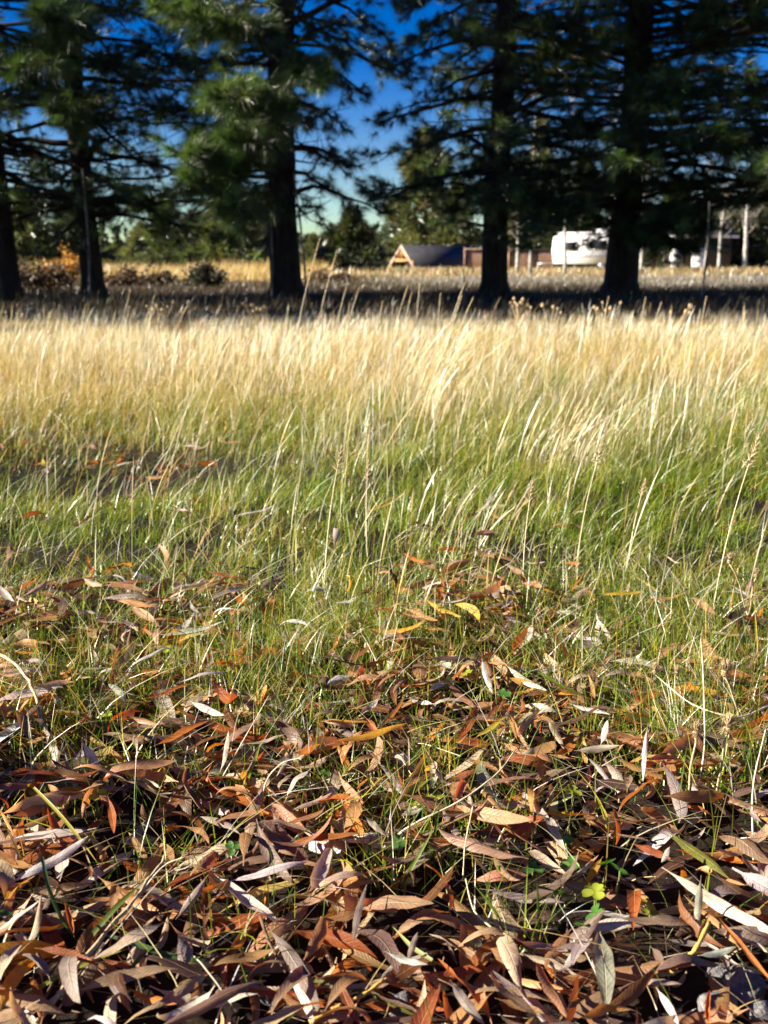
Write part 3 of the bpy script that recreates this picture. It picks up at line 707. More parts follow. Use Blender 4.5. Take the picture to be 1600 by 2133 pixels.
def house():
    D = 130.0; s = D / FPX
    x0 = at(845, 560, D)[0]; z0 = float(gz(x0, D))
    t = thing('gabled_house', 'low house with blue-grey roof and an open timber gable with pale edge boards', 'house', (x0, D, z0))
    t.rotation_euler.z = R(-60)       # ridge runs back to the right, gable end turned towards the camera
    zr, ze, hw, L = 2.8, .55, 2.7, 9.5
    # local frame: gable faces -Y, ridge along +Y
    g = Geo()
    for sgn in (-1, 1):
        a = np.array([(0, -.6, zr), (sgn * (hw + .35), -.6, ze - .25), (sgn * (hw + .35), L, ze - .25), (0, L, zr)])
        n = np.array([sgn * .16, 0, .16]); V = np.vstack([a, a + n])
        Q = [(0, 1, 2, 3), (7, 6, 5, 4), (0, 4, 5, 1), (1, 5, 6, 2), (2, 6, 7, 3), (3, 7, 4, 0)]
        g.add(V, Q)
    rf = obj('roof', g.mesh('roof', M['roof'], False), t)
    g = Geo()
    for k in range(12):
        yy = -.3 + k * .8
        g.tube([(.1, yy, zr + .14), (hw + .46, yy, ze - .1)], [.03, .03], 4)
    sm = obj('seam', g.mesh('seam', M['roof'], False), rf); sm['kind'] = 'stuff'
    for sgn in (-1, 1):
        g = Geo(); a = np.array([(0, zr + .2), (sgn * (hw + .5), ze - .26), (sgn * (hw + .5), ze - .62), (0, zr - .2)])
        V, Q, T = prism(a, -.72, -.6); g.add(V, Q, T); obj('bargeboard', g.mesh('bargeboard', M['bargeboard'], False), t)
    g = Geo(); g.box((0, -.5, ze + .55), (3.3, .22, .32)); obj('tie_beam', g.mesh('tie_beam', M['timber'], False), t)
    g = Geo(); g.box((0, -.5, ze + 1.55), (.2, .2, 1.7)); obj('king_post', g.mesh('king_post', M['timber'], False), t)
    for sgn in (-1, 1):
        g = Geo(); g.tube([(sgn * 1.1, -.5, ze + .7), (sgn * .15, -.5, ze + 1.6)], [.09, .09], 4); obj('strut', g.mesh('strut', M['timber'], False), t)
        g = Geo(); g.box((sgn * (hw - .1), -.5, .2), (.26, .26, 1.7)); obj('porch_post', g.mesh('porch_post', M['timber'], False), t)
    g = Geo(); V, Q, T = prism([(-hw, -1), (hw, -1), (hw, ze - .02), (0, zr - .12), (-hw, ze - .02)], .9, L - .4); g.add(V, Q, T)
    obj('wall', g.mesh('wall', M['darkwall'], False), t)
    g = Geo(); g.box((-.6, .86, .15), (.9, .06, .9)); w = obj('window', g.mesh('window', M['glass'], False), t)
    g = Geo(); g.box((-.6, .84, .64), (1.1, .1, .1)); g.box((-.6, .84, -.34), (1.1, .1, .1)); g.box((-1.1, .84, .15), (.1, .1, .88)); g.box((-.1, .84, .15), (.1, .1, .88)); obj('frame', g.mesh('frame', M['white'], False), w)
    g = Geo(); g.box((.9, .86, .05), (.9, .06, 1.5)); obj('door', g.mesh('door', M['timber'], False), t)
    for k in range(3):
        g = Geo(); g.box((hw + .02, 2.2 + 2.4 * k, .2), (.06, 1.0, .8)); obj('window', g.mesh('window', M['glass'], False), t)
house()

def fence():
    D = 82.0; xa, xb = at(968, 560, D)[0], at(1152, 560, D)[0]; z0 = float(gz(xa, D))
    t = thing('wooden_fence', 'brown board fence between the gabled house and the white trailer', 'fence', (xa, D, z0))
    Lx = xb - xa; H = 1.62
    n = int(Lx / 1.8) + 1
    for i in range(n + 1):
        x = Lx * i / n; g = Geo(); g.box((x, .02, H / 2 + .06), (.16, .14, H + .12)); g.box((x, .02, H + .145), (.22, .2, .05))
        obj('post', g.mesh('post', M['fencewood'], False), t)
    for z in (.35, 1.3):
        g = Geo(); g.box((Lx / 2, .08, z), (Lx, .05, .12)); obj('rail', g.mesh('rail', M['fencewood'], False), t)
    x, k = .09, 0
    while x < Lx:
        g = Geo(); w = rnd.uniform(.13, .16); h = H - rnd.uniform(.0, .12)
        if abs((x / (Lx / n)) % 1 - 0) > .06:
            g.box((x + w / 2, .03, h / 2), (w, .03, h)); obj('board', g.mesh('board', M['fencewood'], False), t)
        x += w + .02
    g = Geo(); g.box((Lx / 2, .0, H + .03), (Lx, .16, .04)); obj('cap_rail', g.mesh('cap_rail', M['bargeboard'], False), t)
fence()

def wheel(parent, x, y, z, r):
    g = Geo(); th = np.linspace(0, 2 * math.pi, 17)[:-1]
    g.tube([(x, y - .11, z), (x, y + .11, z)], [r, r], 16); w = obj('wheel', g.mesh('wheel', M['tyre']), parent)
    g = Geo(); g.tube([(x, y - .13, z), (x, y - .1, z)], [r * .55, r * .6], 12); obj('rim', g.mesh('rim', M['metal']), w)

def trailer():
    D = 72.0; xa, xb = at(1148, 560, D)[0], at(1345, 560, D)[0]; z0 = float(gz(xa, D)); L = xb - xa
    t = thing('travel_trailer', 'white travel trailer behind the massive pine trunk', 'trailer', (xa, D, z0))
    t.rotation_euler.z = R(-14)
    H0, H1 = .45, 2.55
    pts = [(.12, H0), (L, H0), (L, H1 - .2), (L - .25, H1), (.35, H1), (.08, H1 - .35), (0, 1.3)]
    g = Geo(); V, Q, T = prism(pts, 0, 2.3); g.add(V, Q, T); b = obj('body', g.mesh('body', M['white'], False), t)
    g = Geo(); g.box((L / 2 + .1, -.03, H1 - .06), (L - .7, .1, .1)); obj('gutter', g.mesh('gutter', M['white'], False), b)
    for wx, wz, ww, wh in ((1.25, 1.62, .85, .5), (3.2, 1.68, 1.1, .55), (5.2, 1.68, 1.0, .55)):
        g = Geo(); g.box((wx, -.012, wz), (ww, .03, wh)); w = obj('window', g.mesh('window', M['glass'], False), t)
        g = Geo()
        for sx, sz, a, c in ((0, wh / 2 + .03, ww + .12, .06), (0, -wh / 2 - .03, ww + .12, .06), (ww / 2 + .03, 0, .06, wh), (-ww / 2 - .03, 0, .06, wh)):
            g.box((wx + sx, -.015, wz + sz), (a, .05, c))
        obj('frame', g.mesh('frame', M['metal'], False), w)
    g = Geo(); g.box((4.25, -.012, 1.35), (.65, .03, 1.6)); d = obj('door', g.mesh('door', M['white'], False), t)
    g = Geo(); g.box((4.48, -.05, 1.3), (.04, .05, .12)); obj('handle', g.mesh('handle', M['metal'], False), d)
    g = Geo(); g.box((L / 2, -.012, .98), (L - .5, .018, .14)); obj('stripe', g.mesh('stripe', M['metal'], False), t)
    g = Geo(); g.box((L / 2, 1.1, H1 + .12), (.7, .7, .22)); obj('roof_vent', g.mesh('roof_vent', M['white'], False), t)
    for wx in (L * .52, L * .52 + .85): wheel(t, wx, .12, .34, .34)
    g = Geo(); g.tube([(0.1, 1.15, .5), (-1.1, 1.15, .45)], [.06, .05], 6); g.tube([(-1.0, 1.15, .5), (-1.0, 1.15, 0)], [.04, .04], 6); obj('tow_bar', g.mesh('tow_bar', M['metal']), t)
trailer()

def garage():
    D = 96.0; xa, xb = at(1372, 560, D)[0], at(1520, 560, D)[0]; z0 = float(gz(xa, D)); L = xb - xa
    t = thing('garage', 'dark brown garage with white doors and a white eaves board', 'garage', (xa, D, z0))
    g = Geo(); g.box((L / 2, 3, 1.5), (L, 6, 3.0)); obj('wall', g.mesh('wall', M['darkwall'], False), t)
    g = Geo(); V, Q, T = prism([(-.4, 3.05), (L + .4, 3.05), (L - .5, 4.3), (.5, 4.3)], -.5, 6.4); g.add(V, Q, T); obj('roof', g.mesh('roof', M['roof'], False), t)
    g = Geo(); g.box((L / 2, -.55, 3.0), (L + .9, .08, .24)); obj('eaves_board', g.mesh('eaves_board', M['white'], False), t)
    for i, x in enumerate((1.6, 3.6)):
        w = (1.1, 1.4)[i]
        g = Geo(); g.box((x + w / 2 - .6, -.02, 1.0), (w, .05, 2.0)); d = obj('door', g.mesh('door', M['white'], False), t)
        for k in range(3):
            g = Geo(); g.box((x + w / 2 - .6, -.05, .4 + .6 * k), (w - .2, .03, .42)); obj('panel', g.mesh('panel', M['white'], False), d)
garage()

# ------------------------------------------------------------------ shrubs, saplings, weeds between trees
def shrub(name, label, x, y, w, h, n, pal, size, seed, cat='shrub', stems=14, group=None, m='foliage'):
    global rng
    keep = rng; rng = np.random.default_rng(4000 + seed)
    z0 = float(gz(x, y)); t = thing(name, label, cat, (x, y, z0), group)
    g = Geo(); ends = []
    for i in range(stems):
        a = rng.uniform(0, 6.28); r = w * rng.uniform(.2, 1); e = np.array([math.cos(a) * r, math.sin(a) * r, h * rng.uniform(.5, 1) * (1.1 - .5 * r / w)])
        g.tube([(0, 0, -.03), e * .5 + [0, 0, .12 * h], e], [.014, .01, .004], 4, False); ends.append(e)
    obj('stems', g.mesh('stems', M['greywood']), t)['kind'] = 'stuff'
    E = np.array(ends); P = E[rng.integers(0, len(E), n)] * rng.uniform(.45, 1.05, (n, 1)) + rng.normal(0, .11 * w, (n, 3)); P[:, 2] = np.abs(P[:, 2])
    D = rng.normal(0, 1, (n, 3)) + [0, 0, .6]; D /= np.linalg.norm(D, axis=1)[:, None]
    S_ = np.cross(D, rng.normal(0, 1, (n, 3))); S_ /= np.linalg.norm(S_, axis=1)[:, None]
    L = size * rng.uniform(.6, 1.3, (n, 1)); Wd = L * .28
    V = np.stack([P, P + D * L * .5 + S_ * Wd, P + D * L, P + D * L * .5 - S_ * Wd], 1).reshape(-1, 3)
    o = obj('leaves', np_mesh('leaves', V, np.arange(4 * n).reshape(-1, 4), None, [M[m]], {'tint': np.repeat(pick(pal, n, .2), 4, 0)}, smooth=False), t); o['kind'] = 'stuff'
    rng = keep; return t

SAGE = [(.05, .045, .04), (.075, .065, .05), (.04, .038, .03)]
BRN = [(.12, .075, .045), (.16, .10, .06), (.085, .06, .04)]
shrub('bush', 'low dark rounded bush on the golden rough between the left pines', gx(428, 24), 24, .58, .50, 2600, SAGE, .09, 1, 'bush', 30)
shrub('orange_shrub', 'orange-leaved shrub behind the slim pine trunk at left', gx(140, 27), 27, .75, 1.05, 900, [(.50, .23, .03), (.58, .31, .05), (.40, .18, .03)], .10, 2, stems=18)
for i, (px, d, w, h, lab) in enumerate([(25, 19, .9, .75, 'brown leafless weedy bush at the left edge'), (100, 20, .8, .6, 'brown weedy bush left of the slim pine'),
                                        (255, 26, .8, .38, 'low brown weeds right of the slim pine'), (330, 27, .7, .3, 'low tawny weeds left of the dark rounded bush'), (690, 30, .8, .3, 'low weeds right of the stout pine')]):
    shrub('weed_bush', lab, gx(px, d), d, w, h, 900, BRN, .10, 10 + i, 'bush', 24, 'brown weeds under the pines')

# unseen willows added behind the camera to cut skylight; the litter implies one
def broad_tree(label, x, y, r, h, seed):
    global rng
    keep = rng; rng = np.random.default_rng(seed); z0 = float(gz(x, y)); t = thing('unseen_willow', label, 'tree', (x, y, z0), 'unseen willows added behind the viewer')
    g = Geo(); g.tube([(0, 0, -.2), (.1, .05, h * .25), (0, 0, h * .5)], [.34, .28, .16], 10); obj('trunk', g.mesh('trunk', M['bark']), t)
    c = np.array([0, 0, h * .58])
    for k in range(9):
        a = k * .7; e = c + np.array([math.cos(a) * r * .75, math.sin(a) * r * .75, rng.uniform(-.1, .3) * h])
        g = Geo(); g.tube(bezier((0, 0, h * .28), e, .6), np.linspace(.14, .02, 7), 6); obj('limb', g.mesh('limb', M['bark']), t)
    n = 7000; D = rng.normal(0, 1, (n, 3)); D /= np.linalg.norm(D, axis=1)[:, None]
    P = c + D * np.array([r, r, h * .42]) * (rng.random((n, 1)) ** .4) * (.8 + .25 * np.sin(D[:, :1] * 5 + seed))
    A = rng.normal(0, 1, (n, 3)); A[:, 2] -= .8; A /= np.linalg.norm(A, axis=1)[:, None]; B = np.cross(A, rng.normal(0, 1, (n, 3))); B /= np.linalg.norm(B, axis=1)[:, None]
    L = rng.uniform(.22, .5, (n, 1)); V = np.stack([P, P + A * L * .5 + B * L * .22, P + A * L, P + A * L * .5 - B * L * .22], 1).reshape(-1, 3)
    o = obj('crown', np_mesh('crown', V, np.arange(4 * n).reshape(-1, 4), None, [M['foliage']], {'tint': np.repeat(pick([(.10, .085, .02), (.13, .10, .025), (.07, .075, .02)], n), 4, 0)}, smooth=False), t); o['kind'] = 'stuff'
    rng = keep
broad_tree('big unseen willow behind the viewer, shaped to cut skylight on the leaf litter', 2.0, -5.2, 5.6, 12, 71)
broad_tree('unseen willow added left behind the viewer to cut skylight', -8.5, -10.5, 5.2, 12, 72)
broad_tree('unseen willow added right behind the viewer to cut skylight', 11.5, -5.0, 5.5, 13, 73)

# tall leafy weeds just left of the picture, whose broken shade falls across the nearest leaves
for i, (x, y, w, h, n) in enumerate([(-.86, .98, .14, .36, 160), (-1.15, .80, .16, .42, 190), (-.72, .76, .10, .26, 90), (-1.5, 1.0, .2, .55, 240)]):
    word = ('middle-sized', 'broad', 'shortest', 'tallest')[i]
    shrub('dry_weed', word + ' dry leafy weed standing left of the picture', x, y, w, h, n, BRN, .035, 40 + i, 'weed', 9, 'weeds left of the picture')

def stick(name, label, pts, r0, r1, material, cat, twigs=0, group=None, sides=7):
    base = np.array(pts[0], float); t = thing(name, label, cat, tuple(base), group)
    P = np.array([np.array(p, float) - base for p in pts]); g = Geo()
    # smooth the path
    s = np.linspace(0, len(P) - 1, 5 * (len(P) - 1) + 1); Q = np.stack([np.interp(s, np.arange(len(P)), P[:, k]) for k in range(3)], 1)
    for _ in range(3): Q[1:-1] = (Q[:-2] + 2 * Q[1:-1] + Q[2:]) / 4
    if material is M['twig']: Q[1:-1] += rng.normal(0, .35 * r0, (len(Q) - 2, 3))
    g.tube(Q, np.linspace(r0, r1, len(Q)) * (1 + .25 * np.sin(np.arange(len(Q)) * 2.1)), sides); obj('stem', g.mesh('stem', material), t)
    return t, Q
for px0, py0, px1, py1, d, r, lab in ((172, 350, 188, 640, 15.0, .024, 'thin grey sapling standing against the slim pine'),
                                      (612, 360, 640, 640, 15.5, .022, 'thin grey sapling leaning on the stout pine'),
                                      (562, 430, 566, 610, 16.0, .016, 'short grey sapling left of the stout pine'),
                                      (1478, 420, 1460, 640, 15.0, .020, 'thin dark sapling by the garage at right'),
                                      (965, 560, 963, 610, 13.0, .016, 'thin dark stem beside the wooden fence end')):
    a = np.array(at(px1, py1, d)); a[2] = gz(a[0], a[1]) - .03; b = np.array(at(px0, py0, d))
    mid = (a + b) / 2 + [.03, 0, 0]
    stick('sapling', lab, [a, mid, b], r, r * .5, M['greywood'], 'sapling', group='thin saplings by the pine trunks')

# ------------------------------------------------------------------ tall seed stalks standing out of the meadow
def seed_stalk(label, base, tip, r, head=.10, kind='spike', group='tall dry grass stalks'):
    base = np.array(base, float); tip = np.array(tip, float)
    t = thing('grass_stalk', label, 'grass stalk', tuple(base), group)
    P = bezier((0, 0, 0), tip - base, 0, 8); d = tip - base; bow = np.array([-.04, 0, .03]) * np.linalg.norm(d)
    s = np.linspace(0, 1, 8)[:, None]; P = (tip - base) * s + bow * 4 * s * (1 - s) * .6
    g = Geo(); g.tube(P, np.linspace(r, r * .5, 8), 5); obj('stem', g.mesh('stem', M['straw_solid']), t)
    g = Geo(); L = np.linalg.norm(d); ax = (P[-1] - P[-2]) / np.linalg.norm(P[-1] - P[-2]); hl = head * L
    n = 26
    for k in range(n):
        f = k / n; c = P[-1] - ax * hl * (1 - f); a = k * 2.4
        o = np.array([math.cos(a), math.sin(a) * .8, 0]); o -= ax * (o @ ax)
        spread = (.35 if kind == 'spike' else 1.5) * (1.1 - f)
        e = c + (ax * 1.0 + o * spread) * hl * .20
        g.tube([c, (c + e) / 2, e], [r * .45, r * .85, r * .1], 4, False)
    obj('seed_head', g.mesh('seed_head', M['seed']), t)
    return t
M['straw_solid'] = rough_mat('straw_stem', (.58, .48, .29), (.76, .68, .48), 40, .45, .15, (1, 1, .3))

STALKS = [ # base px,py ; tip px,py ; label
    (598, 850, 666, 500, 'tallest pale stalk rising past the stout pine trunk into the dark'),
    (645, 800, 702, 525, 'faint grey stalk leaning right beside the tallest stalk'),
    (690, 760, 722, 598, 'stalk with a bent tip right of the tallest stalk'),
    (705, 790, 748, 600, 'second stalk right of the tallest stalk'),
    (780, 760, 797, 628, 'short stalk left of the house gable'),
    (800, 800, 850, 596, 'leaning stalk below the left eave of the house'),
    (828, 790, 858, 610, 'twin-tipped stalk below the house gable'),
    (868, 760, 875, 592, 'upright stalk below the house roof'),
    (915, 780, 918, 612, 'upright stalk left of the bare-limbed pine trunk'),
    (880, 900, 968, 592, 'tall bright stalk of the pale clump under the bare-limbed pine'),
    (895, 890, 985, 622, 'bright stalk leaning right in the pale clump'),
    (905, 850, 962, 618, 'bright stalk in the middle of the pale clump'),
    (860, 920, 945, 690, 'bright low stalk on the left of the pale clump'),
    (240, 790, 272, 605, 'stalk standing in the shade between slim pine and bush'),
    (250, 780, 270, 640, 'stalk crossing behind the one between slim pine and bush'),
    (300, 760, 322, 615, 'slanted stalk below the dark rounded bush'),
    (120, 740, 124, 635, 'forked short stalk near the left edge of the meadow'),
    (330, 930, 480, 700, 'long pale stalk slanting over the leaf hollow'),
    (400, 925, 475, 720, 'long pale stalk rising from the leaf hollow'),
    (345, 960, 420, 770, 'slanted stalk at the front of the leaf hollow'),
    (1330, 740, 1345, 620, 'stalk right of the massive pine trunk'),
    (1345, 760, 1378, 630, 'leaning stalk right of the massive pine trunk'),
    (1455, 740, 1472, 618, 'stalk rising toward the dark sapling'),
    (1255, 720, 1268, 618, 'short stalk in front of the massive pine trunk'),
    (675, 1265, 712, 930, 'near pale stalk with a feathery head standing in the turf'),
    (770, 1210, 768, 960, 'thin tan stalk right of the near feathery stalk'),
    (1090, 1260, 1110, 1005, 'wispy stalk in the turf right of centre'),
    (1200, 1190, 1255, 925, 'arching wispy stalk in the right turf'),
    (1305, 1200, 1345, 1000, 'stalk with drooping head in the right turf'),
    (1300, 1330, 1312, 1215, 'short stalk behind the dried flower heads'),
    (1480, 1300, 1580, 910, 'leaning stalk at the right edge of the turf'),
    (1140, 1000, 1210, 800, 'bright stalk of the right-hand pale tuft'),
    (1165, 990, 1235, 810, 'second bright stalk of the right-hand pale tuft'),
    (1190, 985, 1260, 800, 'third bright stalk of the right-hand pale tuft'),
]
for bx, by, tx_, ty, lab in STALKS:
    b = hit(bx, by); b[2] = gz(b[0], b[1]); d = b[1] + rnd.uniform(-.05, .12)
    tip = np.array(at(tx_, ty, d))
    near = by > 1100
    seed_stalk(lab, b, tip, .0012 if near else .0010 + .00024 * d, .16 if near else .11, 'loose' if near else 'spike')

def pale_clump(cx, cy, n, h, seed):  # the two white drifts of stems
    r2 = np.random.default_rng(seed); b = hit(cx, cy)
    x = b[0] + r2.normal(0, .07, n); y = b[1] + r2.normal(0, .07, n)
    return blades(np.stack([x, y, gz(x, y)], 1), r2.uniform(.55, 1.0, n) * h, r2.normal(.05, .25, n), np.abs(r2.normal(.42, .16, n)), r2.uniform(.0011, .0021, n), pick(PALE + STRAW, n, .12), None, 6, [1, .9, .8, .7, 1.9, 1.4, .3])
blade_obj('pale_stems', [pale_clump(890, 880, 110, .46, 1), pale_clump(905, 840, 60, .44, 5), pale_clump(1165, 985, 100, .26, 2), pale_clump(700, 830, 60, .30, 3), pale_clump(980, 1150, 40, .20, 4)], M['straw'], 'bleached white drifts of grass stems in the meadow', 'grass stems')

def bristle_head(t, c, r, n, seed):
    """dried daisy or thistle head: a cup with a brush of bristles"""
    r2 = np.random.default_rng(seed); c = np.array(c, float)
    g = Geo(); g.tube([c + [0, 0, -r * .75], c + [0, 0, -r * .5], c + [0, 0, -r * .2], c], [r * .14, r * .34, r * .38, r * .2], 9)
    h = obj('flower_head', g.mesh('flower_head', M['seed']), t)
    g = Geo()
    for k in range(n):
        a = r2.uniform(0, 6.28); e = r2.uniform(.02, 1.75)
        d = np.array([math.cos(a) * math.sin(e), math.sin(a) * math.sin(e), math.cos(e)])
        s = c + d * r * .12 - [0, 0, r * .2]; L = r * r2.uniform(.8, 1.35); q = s + d * L
        w = np.cross(d, [0.3, .2, .9]); w /= np.linalg.norm(w); w *= r * .055
        g.add([s - w, s + w, q + w * .4, q - w * .4], [(0, 1, 2, 3)])
    b = obj('bristles', g.mesh('bristles', M['seed'], False), h); b['kind'] = 'stuff'

DRIED = [(1510, 1395, 1550, 1570, 1.15, .0125, 'largest dried flower head, pale and upright beside the right edge'),
         (1450, 1522, 1430, 1690, 1.00, .0105, 'round dried flower head left of its spiky twin'),
         (1516, 1512, 1490, 1690, 1.00, .0130, 'spiky dried flower head near the right edge'),
         (1365, 1395, 1405, 1530, 1.20, .0090, 'small closed dried flower head on a slanting stem'),
         (1410, 1398, 1425, 1530, 1.20, .0080, 'smallest dried flower head, narrow and upright'),
         (1520, 1165, 1570, 1320, 1.55, .0105, 'dried flower head on a long stem in the right turf'),
         (1576, 1195, 1550, 1320, 1.55, .0095, 'dried flower head touching the right edge of the turf')]
for i, (hx, hy, bx, by, d, r, lab) in enumerate(DRIED):
    h = np.array(at(hx, hy, d)); b = hit(bx, by, .0); b[2] = gz(b[0], b[1])
    t = thing('dried_flower', lab, 'dried flower', tuple(b), 'dried flower heads')
    P = [(0, 0, 0), (h - b) * .45 + [.01, 0, .012], h - b - [0, 0, r * .7]]
    g = Geo(); g.tube(bezier(P[0], P[2], .015, 6), np.linspace(.0016, .0011, 6), 6); obj('stem', g.mesh('stem', M['twig']), t)
    bristle_head(t, h - b, r, 170, i)

# weeds with round heads at the far edge of the meadow
for i, (px, py, d, n, lab) in enumerate([(542, 640, 8.6, 12, 'brown weed with round seed heads below the stout pine'), (1085, 628, 8.8, 10, 'rusty dock spike at the edge of the shade'),
                                         (1258, 640, 8.4, 6, 'nodding brown weed before the massive pine'), (330, 640, 8.7, 7, 'brown weed clump below the dark rounded bush'),
                                         (10, 655, 8.4, 5, 'weed with pale heads at the left edge of the meadow'), (1400, 640, 8.6, 5, 'weed with pale heads right of the massive pine'), (1150, 645, 8.5, 5, 'small weed with one round head before the trailer')]):
    b = np.array(at(px, py, d)); top = b[2]; z = float(gz(b[0], d)); t = thing('seed_weed', lab, 'weed', (b[0], d, z), 'brown weeds at the edge of the shade')
    g = Geo(); r2 = np.random.default_rng(50 + i); tips = []
    for k in range(n):
        e = np.array([r2.normal(0, .05 if 'dock' in lab else .09), r2.normal(0, .05), (top - z) * r2.uniform(.8, 1.18)]); g.tube([(0, 0, 0), e * .6, e], [.004, .003, .002], 4, False); tips.append(e)
    obj('stem', g.mesh('stem', M['twig']), t)
    for e in tips:
        g = Geo(); rr = r2.uniform(.010, .018); g.tube([e - [0, 0, rr], e - [0, 0, rr * .5], e + [0, 0, rr * .4], e + [0, 0, rr]], [rr * .3, rr, rr * .8, rr * .2], 7); obj('seed_head', g.mesh('seed_head', M['seed'] if 'pale' in lab else M['dockseed'] if 'dock' in lab else M['seed']), t) if 'dockseed' in M else obj('seed_head', g.mesh('seed_head', M['seed']), t)

# ------------------------------------------------------------------ fallen willow leaves
NSEG, ROWS = 16, np.array([-1, -.55, 0, .55, 1.0])
def leaf_geo(L, Wd, bend, twist, cup, sickle, r2, nseg=NSEG, rows=ROWS, curl_end=0.0):
    """x along the leaf, z its upper side. bend: total turn along the length; cup: half-angle across"""
    t = np.linspace(0, 1, nseg + 1)
    w = np.where(t < .10, .055, np.maximum(.02, 1.9 * np.clip((t - .10) / .9, 0, 1) ** .72 * (1 - np.clip((t - .10) / .9, 0, 1)) ** .88)) * Wd * .5
    w = w * (1 + .05 * np.sin(t * 23 + r2.uniform(0, 6)))
    ang = bend * (t - .5) + curl_end * np.clip(t - .6, 0, 1) ** 2 * 6 + .12 * np.sin(t * 9 + r2.uniform(0, 6))
    yaw = sickle * (t - .5)
    dx = np.cos(ang) * np.cos(yaw); dy = np.sin(yaw) * np.cos(ang); dz = np.sin(ang)
    D = np.stack([dx, dy, dz], 1); ds = L / nseg
    C = np.vstack([np.zeros(3), np.cumsum((D[:-1] + D[1:]) * .5 * ds, 0)]); C -= C.mean(0)
    side = np.cross([0, 0, 1.0], D); side /= np.linalg.norm(side, axis=1)[:, None] + 1e-9
    nor = np.cross(D, side)
    tw = twist * (t - .4)
    s2 = side * np.cos(tw)[:, None] + nor * np.sin(tw)[:, None]; n2 = nor * np.cos(tw)[:, None] - side * np.sin(tw)[:, None]
    cu = cup * (1 + .35 * np.sin(t * 5 + r2.uniform(0, 6)))
    wav = .10 * np.sin(t[:, None] * 19 + np.sign(rows)[None] * 1.3 + r2.uniform(0, 6)) * np.abs(rows)[None]
    a = cu[:, None] * rows[None]
    lat = np.where(np.abs(cu[:, None]) > 1e-3, np.sin(a) / (cu[:, None] + 1e-9), rows[None])
    ver = np.where(np.abs(cu[:, None]) > 1e-3, (1 - np.cos(a)) / (cu[:, None] + 1e-9), 0) + wav
    V = C[:, None] + (s2[:, None] * lat[..., None] + n2[:, None] * ver[..., None]) * w[:, None, None]
    k = len(rows); i = np.arange(nseg)[:, None] * k + np.arange(k - 1)[None]
    Q = np.stack([i, i + k, i + k + 1, i + 1], -1).reshape(-1, 4)
    UV = np.stack([np.repeat(t, k), np.tile(rows, nseg + 1)], 1)
    return V.reshape(-1, 3), Q, UV

# colour families: upper side, underside
LEAFCOL = {
    'tan':      ((.36, .19, .07), (.47, .33, .19)),
    'pinkish tan': ((.32, .18, .085), (.54, .415, .30)),
    'brown':    ((.17, .068, .022), (.27, .165, .10)),
    'dark brown': ((.08, .038, .02), (.17, .11, .085)),
    'mauve-grey': ((.18, .115, .085), (.31, .24, .215)),
    'silvery':  ((.52, .45, .40), (.74, .69, .65)),
    'cream':    ((.54, .43, .29), (.68, .60, .48)),
    'rust':     ((.32, .085, .018), (.40, .20, .10)),
    'orange':   ((.48, .16, .02), (.52, .28, .11)),
    'amber':    ((.55, .27, .02), (.58, .36, .10)),
    'yellow':   ((.60, .43, .04), (.64, .52, .16)),
    'olive':    ((.17, .20, .025), (.36, .38, .18)),
    'grey-green': ((.30, .33, .22), (.50, .54, .42)),
}
def leaf_cols(fam, r2, n):
    u, d = (np.array(c) for c in LEAFCOL[fam]); j = 1 + r2.normal(0, .13); k = 1 + r2.normal(0, .04, 3)
    return np.tile(np.clip(u * j * k, .02, .9), (n, 1)), np.tile(np.clip(d * (1 + r2.normal(0, .09)) * k, .02, .9), (n, 1))

def frame(axis, normal):
    x = np.array(axis, float); x /= np.linalg.norm(x); z = np.array(normal, float); z -= x * (x @ z); z /= np.linalg.norm(z)
    return np.stack([x, np.cross(z, x), z], 1)

FAMS = ['tan', 'pinkish tan', 'brown', 'dark brown', 'mauve-grey', 'silvery', 'cream', 'rust', 'orange', 'amber', 'olive', 'grey-green', 'yellow']
FW = np.array([.20, .08, .17, .11, .055, .100, .065, .155, .115, .03, .01, .01, .015]); FW = FW / FW.sum()

CLOVER_AT = [(*hit(1240, 1845)[:2], .075), (*hit(1090, 1805)[:2], .035), (*hit(1350, 1870)[:2], .025), (*hit(1015, 1400)[:2], .03)]
def clover_spot(x, y):
    return max(math.exp(-((x - a) ** 2 + (y - b) ** 2) / (r * r)) for a, b, r in CLOVER_AT)

